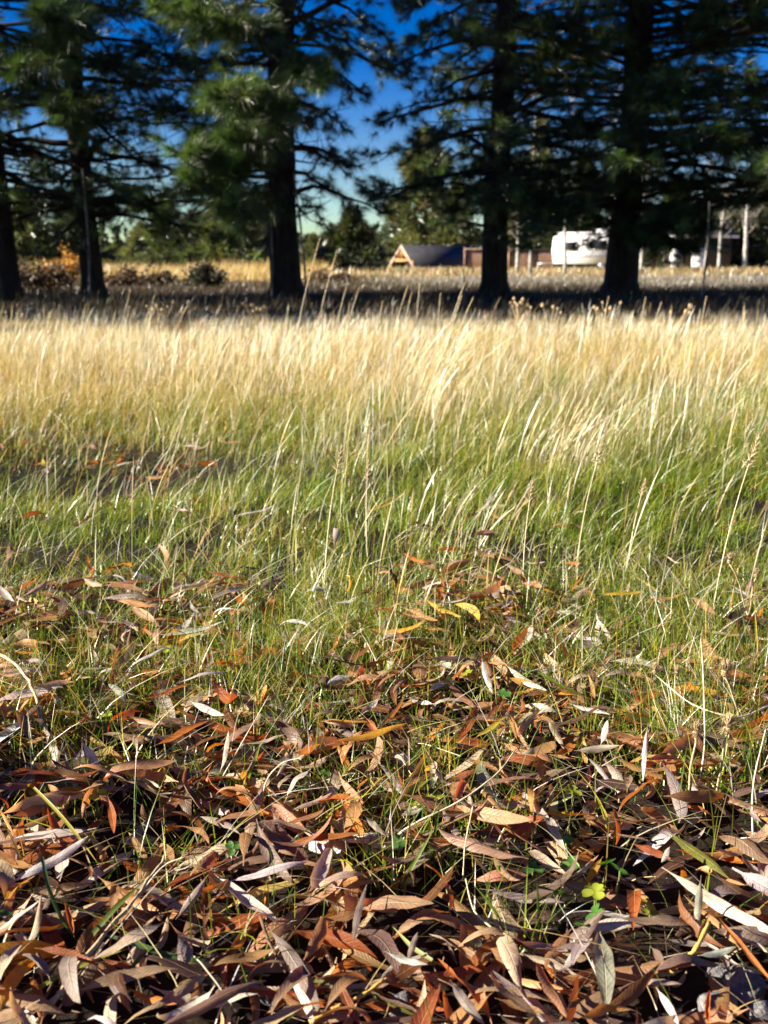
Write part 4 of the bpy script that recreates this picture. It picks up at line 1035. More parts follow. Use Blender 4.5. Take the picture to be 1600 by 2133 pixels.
def litter_stuff():
    r2 = np.random.default_rng(21)
    protos = []
    for k in range(48):
        L = 1.0; protos.append(leaf_geo(L, r2.uniform(.17, .29) if k % 7 else .38, r2.normal(0, 1.3), r2.normal(0, 1.3), r2.uniform(-1.2, 1.2), r2.normal(0, .6), r2, 9, np.array([-1, 0, 1.0]), r2.choice([0, 0, .8, -1.0])))
    V, Q, U, A, B, n0 = [], [], [], [], [], 0
    N_ = 4600
    y = np.sqrt(r2.uniform(.45 ** 2, 2.1 ** 2, N_)); x = r2.uniform(-1, 1, N_) * (.44 * y + .16)
    ns = 3000
    ys_ = np.sqrt(r2.uniform(.35 ** 2, 2.0 ** 2, ns)); y = np.append(y, ys_); x = np.append(x, np.where(r2.random(ns) < .5, 1, -1) * (.44 * ys_ + .14 + 1.0 * r2.random(ns) ** 1.2))
    N_ += ns
    far = 60
    y = np.append(y, r2.uniform(1.5, 2.6, far)); x = np.append(x, r2.uniform(-1, 1, far) * (.42 * y[-far:] + .15))
    k2 = 50   # leaves lying in the hollow
    x = np.append(x, HOLLOW[0] + r2.normal(0, .22, k2)); y = np.append(y, HOLLOW[1] + r2.normal(0, .17, k2))
    for i in range(len(x)):
        e = litter_edge(x[i]); isfar = i >= N_
        if not isfar and r2.random() > 1.02 - 1.02 * sstep(e - .12, e + .40, y[i]): continue
        cs = clover_spot(x[i], y[i]); bump = .034 * float(noise(x[i], y[i], 13.0))
        P, q, uv = protos[r2.integers(48)]
        L = r2.uniform(.05, .105) * (.45 if r2.random() < .14 else 1); lay = r2.random()
        tilt = abs(r2.normal(0, .55)) + (.5 if r2.random() < .15 else 0); ta = r2.uniform(0, 6.28)
        nrm = np.array([math.sin(tilt) * math.cos(ta), math.sin(tilt) * math.sin(ta), math.cos(tilt)]) * (1 if r2.random() < .5 else -1)
        az = r2.uniform(0, 6.28); Rm = frame((math.cos(az), math.sin(az), r2.normal(0, .18)), nrm)
        z = gz(x[i], y[i]) + bump - .006 + lay * (1 - .5 * cs) * (.036 if not isfar else .012) + .022 * float(sstep(1.3, 1.7, y[i]))
        V.append((P * L) @ Rm.T + [x[i], y[i], z]); Q.append(q + n0); U.append(uv); n0 += len(P)
        fam = FAMS[r2.choice(len(FAMS), p=FW)]
        a, b = leaf_cols(fam, r2, len(P)); A.append(a); B.append(b)
    o = obj('fallen_leaves', np_mesh('fallen_leaves', np.vstack(V), np.vstack(Q), None, [M['leaf']], {'tint': np.vstack(A), 'under': np.vstack(B)}, np.vstack(U)))
    tag(o, 'deep litter of dry brown and tan willow leaves covering the near ground', 'fallen leaves', kind='stuff')
litter_stuff()

def twig_debris():
    r2 = np.random.default_rng(91); g = Geo()
    for k in range(150):
        y = math.sqrt(r2.uniform(.5 ** 2, 1.8 ** 2)); x = r2.uniform(-1, 1) * .42 * y; z = float(gz(x, y)) + r2.uniform(.01, .045)
        a = r2.uniform(0, 6.28); L = r2.uniform(.012, .06); d = np.array([math.cos(a), math.sin(a), r2.normal(0, .3)]) * L; c = np.array([x, y, z])
        r = r2.uniform(.0005, .0016); g.tube([c - d / 2, c + r2.normal(0, .08, 3) * L, c + d / 2], [r, r * .9, r * .6], 5)
    tag(obj('twig_debris', g.mesh('twig_debris', M['debris'])), 'short broken twig pieces strewn through the leaf litter', 'twig pieces', kind='stuff')
M['debris'] = rough_mat('broken_twigs', (.06, .035, .022), (.24, .15, .085), 90, .8, .4)
twig_debris()

LEAF_N = [0]
def fallen_leaf(label, c, axis, normal, L, Wd, fam, bend=0, twist=0, cup=.4, sickle=0, curl=0, seed=0, group='fallen willow leaves'):
    r2 = np.random.default_rng(6000 + seed)
    V, Q, U = leaf_geo(L, Wd, bend, twist, cup, sickle, r2, curl_end=curl)
    a, b = leaf_cols(fam, r2, len(V))
    o = obj('fallen_leaf', np_mesh('fallen_leaf', V, Q, None, [M['leaf']], {'tint': a, 'under': b}, U))
    Rm = frame(axis, normal); o.matrix_world = Matrix(((*Rm[0], c[0]), (*Rm[1], c[1]), (*Rm[2], c[2]), (0, 0, 0, 1)))
    LEAF_N[0] += 1
    return tag(o, label, 'leaf', group)

# leaves one can pick out in the photograph: base px,py -> tip px,py, width px, colour, upper side (1) or underside (-1), bend, twist, cup, curl, lift (m), label
HERO = [
 (470,1838,640,1793,34,'silvery',-1,-.3,.5,.3,0,.035,'long silvery-lilac leaf crossed by thin grass shadows'),
 (640,1852,775,1812,36,'pinkish tan',-1,-1.9,.4,.3,0,.035,'pink-tan leaf arching like a bridge above an orange curl'),
 (668,1868,720,1838,22,'orange',1,.4,.6,.6,0,.02,'small orange curl under the arching pink-tan leaf'),
 (37,1842,165,1748,40,'silvery',-1,.4,.5,.25,0,.035,'broad pale pink leaf lying near the left edge'),
 (250,1905,225,1830,34,'tan',1,-1.2,1.4,.7,0,.035,'twisted golden-tan leaf beside the fallen stalk'),
 (188,1830,345,1900,38,'tan',1,.3,.4,-.5,0,.03,'veined brown leaf with curled torn end beside the fallen stalk'),
 (368,1915,432,1830,34,'mauve-grey',-1,.6,.3,.8,.5,.045,'upright spoon-shaped leaf with a bright rim'),
 (690,1548,848,1508,34,'amber',1,.3,.2,-.5,0,.05,'large amber leaf held above the litter in the middle'),
 (1192,1935,1372,1916,46,'cream',-1,.2,.1,.35,.3,.035,'big cream leaf with dark stripes of shadow'),
 (1405,1728,1497,1825,38,'olive',1,.1,.1,-.4,0,.03,'flat olive-green leaf with pale midrib'),
 (1405,1812,1598,1952,44,'cream',-1,.2,.3,.3,0,.045,'largest cream-tan leaf, slanting down to the right edge'),
 (1460,1823,1452,1945,26,'grey-green',-1,.2,.3,.5,0,.05,'narrow grey-green leaf standing on its tip over the cream-tan leaf'),
 (1492,1905,1438,1972,24,'tan',1,.1,.2,1.3,0,.045,'tan leaf rolled into a tube beside the green-grey one'),
 (1450,1992,1540,1975,24,'grey-green',-1,.1,.2,.4,0,.04,'pale green-grey leaf pointing right below the tube'),
 (1522,1905,1592,2062,22,'orange',1,.2,.2,.8,0,.045,'long copper leaf at the right edge'),
 (550,1932,682,2100,48,'mauve-grey',-1,.1,.2,.25,0,.03,'large mauve leaf in shade near the bottom'),
 (585,1985,662,2125,40,'silvery',-1,.2,.1,.3,0,.022,'grey leaf half lit under the large mauve leaf'),
 (668,2092,775,2020,40,'tan',1,-2.2,.3,.5,0,.05,'golden-tan leaf bowed like a hoop at the bottom'),
 (700,2045,752,2133,34,'rust',1,.1,.2,.3,0,.025,'red-brown leaf beneath the hooped leaf'),
 (935,2040,1008,2138,36,'cream',-1,.2,.4,.3,0,.045,'bright cream leaf pointing up at the bottom middle'),
 (1032,2083,1148,2115,36,'tan',1,.4,.1,.6,0,.03,'tan boat-shaped leaf right of the bright cream one'),
 (1088,1985,1197,2026,32,'pinkish tan',-1,.2,.3,.5,0,.03,'lilac-tan leaf in half shade left of the big cream leaf'),
 (1322,1757,1392,1788,28,'rust',1,.1,.1,-.3,0,.04,'small rust leaf with pale veins left of the olive leaf'),
 (1370,1800,1402,1765,16,'cream',-1,.8,.5,.6,.4,.045,'small cream curl beside the small rust leaf'),
 (1000,1853,1172,1880,36,'mauve-grey',-1,.2,.2,.3,0,.025,'long mauve leaf lying flat left of the clover'),
 (1256,1783,1216,1848,24,'amber',1,.4,.3,.4,0,.035,'upright glowing amber leaf within the clover'),
 (65,1973,212,2004,32,'rust',1,.2,.3,.8,0,.035,'rust leaf folded lengthwise near the left edge'),
 (48,2000,92,1862,28,'pinkish tan',-1,.5,.6,1.0,0,.045,'slender folded pink leaf standing at the left'),
 (0,1943,66,1878,26,'silvery',-1,.2,.2,.3,0,.04,'white leaf entering at the left edge'),
 (195,2023,292,2105,30,'mauve-grey',-1,.2,.2,.4,0,.025,'mauve-tan leaf right of the fallen stalk foot'),
 (260,2062,372,2092,34,'orange',1,.5,.5,-.6,0,.03,'curled orange leaf striped by blade shadows'),
 (1058,1388,1130,1440,28,'cream',-1,.2,.2,.5,0,.045,'cream leaf slanting beside the upper clover'),
 (1002,1372,1026,1447,22,'silvery',-1,.2,.2,.4,0,.045,'grey-white leaf hanging beside the upper clover'),
 (1185,1465,1268,1488,18,'silvery',-1,.2,.2,.4,0,.045,'narrow white leaf across the ochre one'),
 (1238,1470,1328,1486,24,'amber',1,.1,.2,-.5,0,.035,'ochre leaf under a narrow white leaf'),
 (1285,1480,1408,1522,26,'olive',1,.1,.2,.3,0,.03,'long yellow-green leaf behind the white upright leaf'),
 (1252,1552,1266,1500,22,'silvery',-1,.2,.2,.4,0,.055,'short bright white leaf standing upright'),
 (1350,1505,1338,1628,18,'silvery',-1,.3,1.4,.6,0,.06,'tall twisted white leaf standing upright'),
 (1195,1565,1292,1554,26,'cream',-1,.5,.2,.7,0,.045,'cream leaf shaped like a boat below the white upright leaf'),
 (1422,1462,1542,1444,24,'mauve-grey',-1,.1,.2,.3,0,.035,'flat lilac leaf behind the dried flower stems'),
 (885,1248,958,1288,24,'yellow',1,.3,.3,-.4,0,.055,'mustard-yellow leaf in the turf right of centre'),
 (1240,1237,1342,1233,24,'yellow',1,.2,.2,-.5,0,.055,'bright yellow leaf hung in the right turf'),
 (970,1580,1042,1606,24,'tan',1,.2,.2,.5,0,.035,'tan leaf above a long bent dry stem'),
 (980,1542,1062,1490,18,'yellow',1,.4,.9,.4,0,.045,'twisted yellow leaf right of the large amber leaf'),
 (172,1545,208,1608,30,'silvery',-1,.2,.2,.4,0,.05,'round white leaf facing out at the left'),
 (460,1610,478,1522,18,'cream',-1,.2,.4,.5,0,.055,'narrow cream leaf standing left of the large amber leaf'),
 (508,1552,592,1530,26,'pinkish tan',-1,.2,.2,.5,0,.035,'pink leaf right of the narrow cream leaf'),
 (388,1460,472,1492,26,'silvery',-1,.1,.2,.3,0,.04,'grey-white leaf left of the grassy tuft'),
 (300,1460,392,1424,22,'rust',1,.2,.2,.5,0,.04,'rust leaf below a silver one on the left'),
 (370,1420,472,1394,20,'silvery',-1,-.5,.3,.5,0,.05,'silver leaf arched over a rust leaf'),
 (272,1392,352,1342,18,'silvery',-1,-.9,.3,.5,0,.05,'white leaf arched among grass on the left'),
 (328,1555,425,1500,30,'orange',1,.2,.2,.3,0,.035,'glowing orange leaf left of the pink leaf'),
 (485,1076,568,1055,20,'silvery',-1,.2,.1,.4,0,.075,'lone silvery leaf lying on the green turf'),
 (466,905,470,872,13,'yellow',1,.1,.1,.3,0,.10,'bright yellow leaf standing at the edge of the hollow'),
 (222,932,247,914,12,'amber',1,.2,.2,.3,0,.03,'small orange leaf in the hollow, left one'),
 (284,946,312,938,11,'amber',1,.2,.2,.3,0,.04,'small orange leaf at the front of the hollow'),
 (768,1066,820,1045,14,'yellow',1,.3,.3,.4,0,.08,'pale yellow leaf tip in the middle turf'),
 (165,1203,220,1222,26,'pinkish tan',-1,.2,.3,.4,0,.05,'grey-pink leaf at the left edge of the turf'),
 (694,1258,748,1244,24,'silvery',-1,.2,.2,.4,0,.05,'pale leaf at the foot of the near feathery stalk'),
 (718,948,746,938,11,'amber',1,.2,.2,.3,0,.07,'small amber leaf far out in the meadow'),
 (1160,1440,1188,1410,20,'tan',1,.6,.4,.6,0,.04,'tan curled leaf right of the cream slanting leaf'),
 (1140,1495,1175,1560,24,'pinkish tan',-1,.3,.3,.6,0,.045,'pink leaf pointing up left of the boat-shaped cream leaf'),
 (600,1690,690,1655,24,'pinkish tan',-1,.4,.4,.5,0,.04,'pink leaf below the large amber leaf'),
 (760,1700,800,1740,24,'cream',-1,.5,.3,.6,0,.05,'cream leaf standing under the long bent stem'),
 (920,1680,960,1752,24,'mauve-grey',-1,.1,.2,.4,0,.04,'lilac leaf crossed by the long bent dry stem'),
 (560,1688,610,1770,28,'mauve-grey',-1,.2,.2,.4,0,.035,'mauve leaf above the long silvery-lilac leaf'),
 (610,1720,735,1770,30,'pinkish tan',-1,.2,.2,.3,0,.035,'pale pink leaf behind the arching leaf'),
 (210,1660,255,1735,26,'rust',1,.4,.4,.5,0,.04,'rust leaf glowing at the left above the pale pink leaf'),
 (170,1950,120,1880,20,'orange',1,.3,.4,.9,0,.035,'orange folded leaf beside the slender pink leaf'),
 (800,1985,890,2010,26,'silvery',-1,.3,.3,.5,0,.045,'white leaf with furry brown rim in the lower middle'),
 (848,2010,870,1940,22,'mauve-grey',-1,.2,.2,.4,0,.04,'mauve leaf standing behind the furry-rimmed white leaf'),
 (735,1965,760,1845,24,'mauve-grey',-1,.1,.1,.3,0,.035,'tall narrow mauve leaf right of the large mauve leaf'),
 (1380,2060,1402,2130,26,'silvery',-1,.2,.2,.4,0,.04,'white pointed leaf at the lower right near the stones'),
 (1325,2050,1420,2045,26,'pinkish tan',-1,-.6,.2,.4,0,.035,'pink-grey leaf bowed above the white pointed leaf'),
 (1460,2133,1490,2065,18,'orange',1,.3,.3,1.2,0,.04,'orange rolled leaf left of the stones'),
]
hero_centres = []
for i, (x0, y0, x1, y1, wp, fam, side, bend, tw, cup, curl, lift, lab) in enumerate(HERO):
    px, py = (x0 + x1) / 2, (y0 + y1) / 2
    c0 = hit(px, py, 0); z = float(gz(c0[0], c0[1])) + lift + .012; c = hit(px, py, z)
    dep = c[1] * CP - (c[2] - CAM_H) * SP
    du, dv = (x1 - x0) * dep / FPX, (y0 - y1) * dep / FPX
    up = any(k in lab for k in ('stand', 'upright', 'hang', 'pointing up', 'facing out'))
    a = math.atan2(CAM_H - c[2], c[1])
    vdir = np.array([0, SP, CP]) if up else np.array([0, 1, .12]) / math.cos(math.pi / 2 - a - .12)
    ax = np.array([1.0, 0, 0]) * du + vdir * dv; L = float(np.linalg.norm(ax))
    if L > .135: ax *= .135 / L; L = .135
    view = np.array([0, -math.cos(a), math.sin(a)])
    nrm = (view * 1.0 if up else np.array([0, -.25, 1.0])) + np.random.default_rng(i).normal(0, .13, 3)
    if fam in ('silvery', 'cream', 'pinkish tan'): nrm = nrm + np.array([-.35, 0, 0])
    fallen_leaf(lab, c, ax, nrm * side, L, max(.009, wp * dep / FPX), fam, bend * side, tw, cup * 1.0, np.random.default_rng(i + 9).normal(0, .25), curl, i)
    u_ = ax / L
    for f in (-.33, 0, .33): hero_centres.append((c[0] + u_[0] * f * L, c[1] + u_[1] * f * L, lab))

# the rest of the top layer, each leaf its own object
LANDMARKS = [(*hit(1240, 1840)[:2], 'the clover'), (*hit(60, 1440)[:2], 'the pale twig'), (*hit(180, 2000)[:2], 'the fallen stalk'), (*hit(1490, 1480)[:2], 'the dried flower heads'),
             (*hit(770, 1530)[:2], 'the large amber leaf'), (*hit(930, 1680)[:2], 'the long bent dry stem'), (*hit(1500, 2090)[:2], 'the stones'), (*hit(1290, 1925)[:2], 'the big cream leaf'),
             (*hit(1500, 1890)[:2], 'the largest cream-tan leaf'), (*hit(620, 2010)[:2], 'the large mauve leaf'), (*hit(550, 1815)[:2], 'the long silvery-lilac leaf'), (*hit(710, 1830)[:2], 'the arching pink-tan leaf'),
             (*hit(1450, 1775)[:2], 'the olive-green leaf'), (*hit(100, 1795)[:2], 'the broad pale pink leaf'), (*hit(400, 1870)[:2], 'the spoon-shaped leaf'), (*hit(720, 2060)[:2], 'the hooped leaf'),
             (*hit(970, 2090)[:2], 'the bright cream leaf'), (*hit(1090, 1865)[:2], 'the long mauve leaf'), (*hit(1345, 1560)[:2], 'the tall twisted white leaf'), (*hit(190, 1575)[:2], 'the round white leaf'),
             (*hit(375, 1525)[:2], 'the glowing orange leaf'), (*hit(1015, 1410)[:2], 'the upper clover'), (*hit(1345, 1500)[:2], 'the long yellow-green leaf'), (*hit(420, 1405)[:2], 'the arched silver leaf'),
             (*hit(565, 1440)[:2], 'the grassy tuft'), (*hit(130, 1990)[:2], 'the folded rust leaf'), (*hit(1060, 1520)[:2], 'the twisted yellow leaf'), (*hit(300, 2080)[:2], 'the striped orange leaf')]
def rel(dx, dy):
    if abs(dx) > 1.4 * abs(dy): return 'right of' if dx > 0 else 'left of'
    if abs(dy) > 1.4 * abs(dx): return 'behind' if dy > 0 else 'in front of'
    return ('behind and right of' if dx > 0 else 'behind and left of') if dy > 0 else ('in front and right of' if dx > 0 else 'in front and left of')

def litter_things(count):
    r2 = np.random.default_rng(77); used = set(); made = 0; placed = []
    while made < count:
        y = math.sqrt(r2.uniform(.60 ** 2, 1.85 ** 2)); x = r2.uniform(-1, 1) * .42 * y
        px, py = project((x, y, .02))
        if not (-40 < px < 1640 and 1190 < py < 2180): continue
        if r2.random() > 1.02 - 1.0 * float(sstep(litter_edge(x) - .12, litter_edge(x) + .34, y)): continue
        if any((x - a) ** 2 + ((y - b) * .8) ** 2 < .032 ** 2 for a, b in placed): continue
        if any((x - a) ** 2 + ((y - b) * .9) ** 2 < .027 ** 2 for a, b, _ in hero_centres): continue
        if clover_spot(x, y) > .25 + rng.random() * .8: continue
        placed.append((x, y))
        fam = FAMS[r2.choice(len(FAMS), p=FW)]; L = float(np.clip(r2.normal(.082 + .012 * (y < .95), .019), .04, .135)); Wd = L * r2.uniform(.17, .27)
        if r2.random() < .09: L, Wd = L * .7, L * .25
        tilt = abs(r2.normal(0, .48)) + (.75 if r2.random() < .25 else 0); ta = r2.uniform(0, 6.28)
        up = r2.random() < .5
        nrm = np.array([math.sin(tilt) * math.cos(ta), math.sin(tilt) * math.sin(ta), math.cos(tilt)]) * (1 if up else -1)
        az = r2.uniform(0, 2 * math.pi); bend = r2.normal(0, 1.0); cup = r2.uniform(-.9, 1.2); tw = r2.normal(0, .9); curl = r2.choice([0, 0, .7, -.9])
        if r2.random() < .12: bend = r2.choice([-2.2, 2.0])
        z = float(gz(x, y)) + .034 * float(noise(x, y, 13.0)) + r2.uniform(.008, .030) + .024 * float(sstep(1.3, 1.7, y)) + .35 * L * math.sin(min(tilt, 1.2)) * .5
        form = 'hooped' if abs(bend) > 1.6 else 'folded' if abs(cup) > .85 else 'twisted' if abs(tw) > .95 else 'curled' if abs(bend) > .8 or curl else 'tilted' if tilt > .75 else 'flat'
        size = 'small ' if L < .068 else 'long ' if L > .1 else ''
        way = ['pointing right', 'pointing away', 'pointing left', 'pointing towards the bottom'][int(((az + math.pi / 4) % (2 * math.pi)) // (math.pi / 2))]
        lm = sorted(LANDMARKS, key=lambda l: (l[0] - x) ** 2 + (l[1] - y) ** 2)
        lab = None
        for l in lm[:6]:
            dd = math.hypot(x - l[0], y - l[1]); near = 'just ' if dd < .07 else ''
            for cand in (f'{size}{form} {fam} leaf {near}{rel(x - l[0], y - l[1])} {l[2]}', f'{size}{form} {fam} leaf {way} {near}{rel(x - l[0], y - l[1])} {l[2]}'):
                if cand not in used and len(cand.split()) <= 16: lab = cand; break
            if lab: break
        if lab is None: continue
        used.add(lab)
        fallen_leaf(lab, (x, y, z), (math.cos(az), math.sin(az), r2.normal(0, .2)), nrm, L, Wd, fam, bend, tw, cup, r2.normal(0, .4), curl, 500 + made)
        made += 1
litter_things(300 - len(HERO))

# ------------------------------------------------------------------ clover, stones, twigs, single blades
def clover(label, px, py, h, r, yellow, seed, group='clover sprigs in the leaf litter'):
    r2 = np.random.default_rng(8000 + seed); h = h + .020; b = hit(px, py, h); b[2] = gz(b[0], b[1])
    t = thing('clover', label, 'clover', tuple(b), group)
    top = np.array([r2.normal(0, .006), r2.normal(0, .006), h])
    g = Geo(); g.tube(bezier((0, 0, 0), top, 0, 5), [.0009] * 5, 5); obj('stem', g.mesh('stem', M['stemgreen']), t)
    a0 = r2.uniform(0, 6.28); tiltv = r2.normal(0, .35, 3)
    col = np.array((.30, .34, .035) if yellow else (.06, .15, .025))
    for k in range(3):
        a = a0 + k * 2.094; th = np.linspace(0, 2 * math.pi, 15)[:-1]
        u = r * (.52 - .5 * np.cos(th)) * (1 - .10 * np.exp(-((th - math.pi) / .3) ** 2)); v = r * .46 * np.sin(th) * (1 + .15 * np.cos(th + math.pi))
        n = len(th); V = np.vstack([[r * .5, 0, -.10 * r], np.stack([u, v, .22 * np.abs(v) + .04 * u], 1)])
        T = [(0, 1 + i, 1 + (i + 1) % n) for i in range(n)]
        Rm = Matrix.Rotation(a, 3, 'Z'); Rt = Matrix.Rotation(float(tiltv[0]) - .1, 3, 'X') @ Matrix.Rotation(float(tiltv[1]), 3, 'Y')
        V = np.array([tuple(Rt @ (Rm @ Vector(p))) for p in V]) + top
        c = np.tile(col * (1 + r2.normal(0, .12)), (n + 1, 1)); c[0] = c[0] * 1.25
        obj('leaflet', np_mesh('leaflet', V, None, T, [M['clover']], {'tint': c}), t)
M['stemgreen'] = rough_mat('green_stem', (.09, .13, .03), (.17, .2, .05), 40)
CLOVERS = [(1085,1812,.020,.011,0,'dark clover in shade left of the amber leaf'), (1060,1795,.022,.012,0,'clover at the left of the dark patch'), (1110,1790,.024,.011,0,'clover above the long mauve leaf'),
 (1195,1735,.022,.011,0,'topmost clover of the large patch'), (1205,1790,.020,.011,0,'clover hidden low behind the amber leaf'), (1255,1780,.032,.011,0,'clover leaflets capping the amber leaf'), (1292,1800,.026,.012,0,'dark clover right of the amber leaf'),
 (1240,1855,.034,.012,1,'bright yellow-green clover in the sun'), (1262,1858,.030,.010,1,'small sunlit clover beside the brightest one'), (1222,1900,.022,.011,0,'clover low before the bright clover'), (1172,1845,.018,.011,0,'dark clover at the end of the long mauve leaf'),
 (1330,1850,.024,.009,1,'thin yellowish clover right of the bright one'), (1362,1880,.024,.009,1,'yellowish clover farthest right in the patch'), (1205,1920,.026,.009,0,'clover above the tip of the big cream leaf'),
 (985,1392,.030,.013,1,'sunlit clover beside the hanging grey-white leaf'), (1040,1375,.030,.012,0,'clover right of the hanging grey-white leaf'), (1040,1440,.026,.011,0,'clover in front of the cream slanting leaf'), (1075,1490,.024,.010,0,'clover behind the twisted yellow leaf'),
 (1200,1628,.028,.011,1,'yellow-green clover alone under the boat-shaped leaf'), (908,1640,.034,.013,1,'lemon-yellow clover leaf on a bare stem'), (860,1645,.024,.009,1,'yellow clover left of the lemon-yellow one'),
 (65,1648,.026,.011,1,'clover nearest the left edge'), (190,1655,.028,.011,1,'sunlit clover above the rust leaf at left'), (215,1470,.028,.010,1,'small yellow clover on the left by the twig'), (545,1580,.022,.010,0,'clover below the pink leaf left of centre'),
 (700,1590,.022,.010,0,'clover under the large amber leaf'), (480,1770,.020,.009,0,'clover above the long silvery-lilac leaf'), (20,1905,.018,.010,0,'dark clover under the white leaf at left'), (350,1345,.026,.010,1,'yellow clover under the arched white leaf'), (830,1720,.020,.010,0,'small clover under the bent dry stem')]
for i, (px, py, h, r, ye, lab) in enumerate(CLOVERS): clover(lab, px, py, h, r, ye, i)

def stone(label, px, py, r, seed):
    r2 = np.random.default_rng(9000 + seed); import bmesh
    bm = bmesh.new(); bmesh.ops.create_icosphere(bm, subdivisions=3, radius=1)
    ax = r2.normal(0, 1, (9, 3)); ax /= np.linalg.norm(ax, axis=1)[:, None]; cut = r2.uniform(.62, .95, 9)
    for v in bm.verts:
        p = np.array(v.co)
        for a, c in zip(ax, cut):
            k = p @ a
            if k > c: p = p - a * (k - c) * .9
        v.co = Vector(p * (1 + .03 * r2.normal()) * np.array([1, .85, .7]))
    me = bpy.data.meshes.new('stone'); bm.to_mesh(me); bm.free(); me.materials.append(M['stone']); me.transform(Matrix.Scale(r, 4))
    for p in me.polygons: p.use_smooth = True
    b = hit(px, py, 0); o = obj('stone', me, None, (b[0], b[1], float(gz(b[0], b[1])) + r * .7)); o.rotation_euler = (0, 0, r2.uniform(0, 6))
    tag(o, label, 'stone', 'grey gravel stones')
STONES = [(1492,2112,.019,'grey stone left of the rough stone at the bottom right'), (1548,2078,.021,'rough lit grey stone near the right corner'), (1500,2030,.012,'small pale stone under the bowed pink-grey leaf'), (612,2105,.012,'small dark stone with a bright glint at the bottom'),
 (840,2095,.016,'dark stone in the gap right of the hooped leaf'), (25,2108,.014,'dark stone in the bottom left corner'), (1585,2130,.016,'stone cut by the bottom right corner'), (560,2080,.012,'dark stone left of the large mauve leaf tip')]
for i, (px, py, r, lab) in enumerate(STONES): stone(lab, px, py, r, i)

def pts3(seq): return [hit(px, py, z) if z < .5 else None for px, py, z in seq]
def gp(px, py, z):
    p = hit(px, py, z); q = float(gz(p[0], p[1])); return hit(px, py, z + q)
tw, Q = stick('twig', 'pale forked twig arching out of the leaves at the left edge', [gp(-60, 1330, .07), gp(30, 1378, .075), gp(68, 1430, .07), gp(90, 1510, .05), gp(108, 1556, .02)], .0024, .0018, M['twig'], 'twig')
g = Geo(); b0 = np.array(tw.location); g.tube([np.array(gp(-40, 1525, .03)) - b0, np.array(gp(40, 1450, .055)) - b0, np.array(gp(112, 1350, .09)) - b0], [.0018, .0020, .0010], 6); obj('side_shoot', g.mesh('side_shoot', M['twig']), tw)
stick('stalk', 'pale dry fallen stalk running from the bottom left corner', [gp(62, 2150, .02), gp(118, 2075, .035), gp(200, 1965, .045), gp(300, 1850, .055), gp(342, 1782, .065)], .0028, .0011, M['twig'], 'stalk')
stick('yellow_stem', 'short yellow leaf stem lying at the bottom', [gp(645, 2130, .02), gp(700, 2098, .03), gp(760, 2072, .035), gp(800, 2040, .04)], .0024, .0013, M['petiole'], 'stem')
stick('yellow_stem', 'yellow-tan shoot carrying pale leaves above the stones', [gp(1400, 2022, .02), gp(1428, 2000, .04), gp(1452, 1975, .05), gp(1478, 1920, .06)], .0026, .0018, M['petiole'], 'stem')
DRY = [([(790, 1775, .02), (850, 1720, .05), (960, 1670, .07), (1040, 1610, .09), (1075, 1560, .10)], .0013, 'long bent dry stem with a crooked tip'),
       ([(540, 1690, .02), (555, 1620, .06), (590, 1585, .08), (635, 1578, .085)], .0010, 'thin arched stem ending in a tuft left of the amber leaf'),
       ([(965, 1830, .02), (968, 1760, .06), (985, 1680, .10)], .0009, 'thin upright pale stem right of the bent one'),
       ([(1085, 2010, .02), (1035, 1940, .04), (985, 1900, .05), (970, 1830, .07)], .0011, 'crooked white stem below the long mauve leaf'),
       ([(1160, 1935, .02), (1080, 1940, .03), (1000, 1915, .035)], .0010, 'straw lying across the lower middle'),
       ([(1555, 1470, .03), (1480, 1500, .05), (1420, 1560, .04), (1395, 1620, .02)], .0012, 'dry stem sloping under the dried flower heads'),
       ([(1600, 1470, .05), (1540, 1500, .06), (1440, 1470, .07), (1370, 1410, .08)], .0014, 'branched grey stem joining the dried flower heads'),
       ([(1570, 1800, .01), (1565, 1640, .06), (1595, 1520, .11)], .0012, 'pale upright stem at the right edge'),
       ([(1450, 1660, .01), (1470, 1560, .06), (1465, 1400, .12), (1460, 1330, .15)], .0010, 'thin straight tan stem left of the largest dried head'),
       ([(430, 1680, .02), (480, 1590, .05), (560, 1450, .09)], .0010, 'tan stem slanting past the narrow cream leaf'),
       ([(880, 1600, .02), (860, 1540, .03), (960, 1575, .05)], .0008, 'fine dry stem hooked below the amber leaf tip'),
       ([(270, 1890, .03), (340, 1800, .05), (385, 1785, .06)], .0009, 'thin grey straw above the veined brown leaf')]
for i, (pl, r, lab) in enumerate(DRY): stick('straw', lab, [gp(*p) for p in pl], r, r * .55, M['straw_solid'], 'stem', group='dry stems on the leaf litter', sides=5)

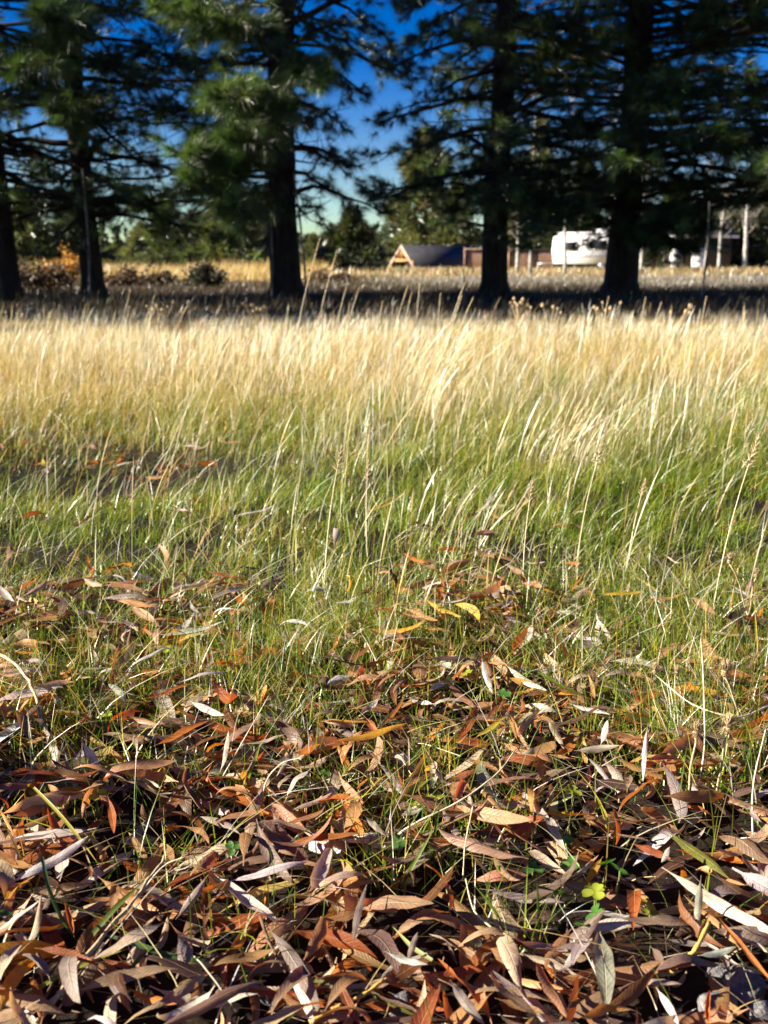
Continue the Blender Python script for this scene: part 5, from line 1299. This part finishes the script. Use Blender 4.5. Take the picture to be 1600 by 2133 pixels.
def big_blade(label, pl, w, col, seed):
    P = np.array([gp(*p) for p in pl]); s = np.linspace(0, len(P) - 1, 15); C = np.stack([np.interp(s, np.arange(len(P)), P[:, k]) for k in range(3)], 1)
    for _ in range(4): C[1:-1] = (C[:-2] + 2 * C[1:-1] + C[2:]) / 4
    T = np.gradient(C, axis=0); T /= np.linalg.norm(T, axis=1)[:, None]
    A = np.cross(T, np.array([0, -.6, .8])); A /= np.linalg.norm(A, axis=1)[:, None]; nr = np.cross(A, T)
    f = np.linspace(0, 1, 15); ww = (w * .5 * np.minimum(1, 2.4 * (1 - f) + .05) * (.75 + .25 * np.minimum(1, f * 4)))[:, None]
    b = C[0].copy(); V = np.stack([C - A * ww, C - nr * ww * .35, C + A * ww], 1).reshape(-1, 3) - b
    i = np.arange(14)[:, None] * 3 + np.arange(2)[None]; Q = np.stack([i, i + 1, i + 4, i + 3], -1).reshape(-1, 4)
    c = np.repeat(np.outer(1 - f, col) + np.outer(f, np.array(col) * [1.3, 1.15, .9]), 3, 0)
    o = obj('long_grass', np_mesh('long_grass', V, Q, None, [M['grass']], {'tint': c}), None, tuple(b)); tag(o, label, 'grass blade', 'separate long grass leaves')
GB = [([(195, 2160, .02), (245, 2080, .03), (280, 2000, .04), (330, 1965, .05)], .0042, (.06, .12, .025), 'broad dark green blade rising from the bottom edge at left'),
      ([(88, 1785, .09), (100, 1850, .07), (130, 1920, .04), (170, 1970, .015)], .0034, (.04, .09, .03), 'dark blue-green blade hooked upward at left'),
      ([(180, 1960, .03), (240, 1890, .05), (300, 1835, .06)], .0050, (.10, .15, .03), 'green blade lying along the fallen stalk'),
      ([(0, 2110, .02), (90, 2050, .03), (190, 2000, .04), (270, 1975, .045)], .0036, (.24, .28, .04), 'yellow-green blade crossing the fallen stalk'),
      ([(445, 2005, .02), (360, 1995, .025), (270, 1960, .03), (170, 1935, .03)], .0046, (.05, .11, .045), 'broad bluish blade lying flat across the left litter'),
      ([(70, 1640, .07), (120, 1690, .06), (165, 1745, .045), (205, 1800, .03)], .0032, (.36, .33, .05), 'yellow blade slanting over the broad pale pink leaf'),
      ([(955, 1820, .01), (935, 1760, .04), (905, 1700, .07)], .0032, (.10, .18, .03), 'green blade standing right of the lilac leaf'),
      ([(895, 1790, .01), (905, 1740, .04), (918, 1670, .08)], .0030, (.07, .14, .03), 'dark upright blade left of the standing green one'),
      ([(835, 1850, .01), (870, 1785, .04), (905, 1725, .07)], .0030, (.12, .2, .03), 'green blade leaning right under the bent dry stem'),
      ([(1120, 1400, .09), (1180, 1435, .07), (1240, 1460, .05)], .0040, (.14, .24, .03), 'thick bright green blade pointing to the ochre leaf'),
      ([(1060, 1975, .01), (1035, 1900, .05), (985, 1840, .09)], .0030, (.09, .16, .03), 'slim green blade crossing the long mauve leaf'),
      ([(1125, 1980, .01), (1122, 1900, .05), (1118, 1820, .10)], .0026, (.06, .13, .03), 'vertical dark blade before the long mauve leaf'),
      ([(640, 2040, .02), (760, 2060, .03), (830, 2100, .03), (900, 2133, .02)], .0040, (.12, .13, .03), 'dark olive blade lying along the bottom'),
      ([(900, 2000, .05), (860, 1975, .05), (818, 1930, .045)], .0036, (.34, .38, .16), 'pale green blade over the furry-rimmed white leaf'),
      ([(500, 1660, .02), (530, 1590, .06), (545, 1540, .09)], .0030, (.16, .24, .03), 'bright blade right of the narrow cream leaf')]
for i, (pl, w, c, lab) in enumerate(GB): big_blade(lab, pl, w, c, i)
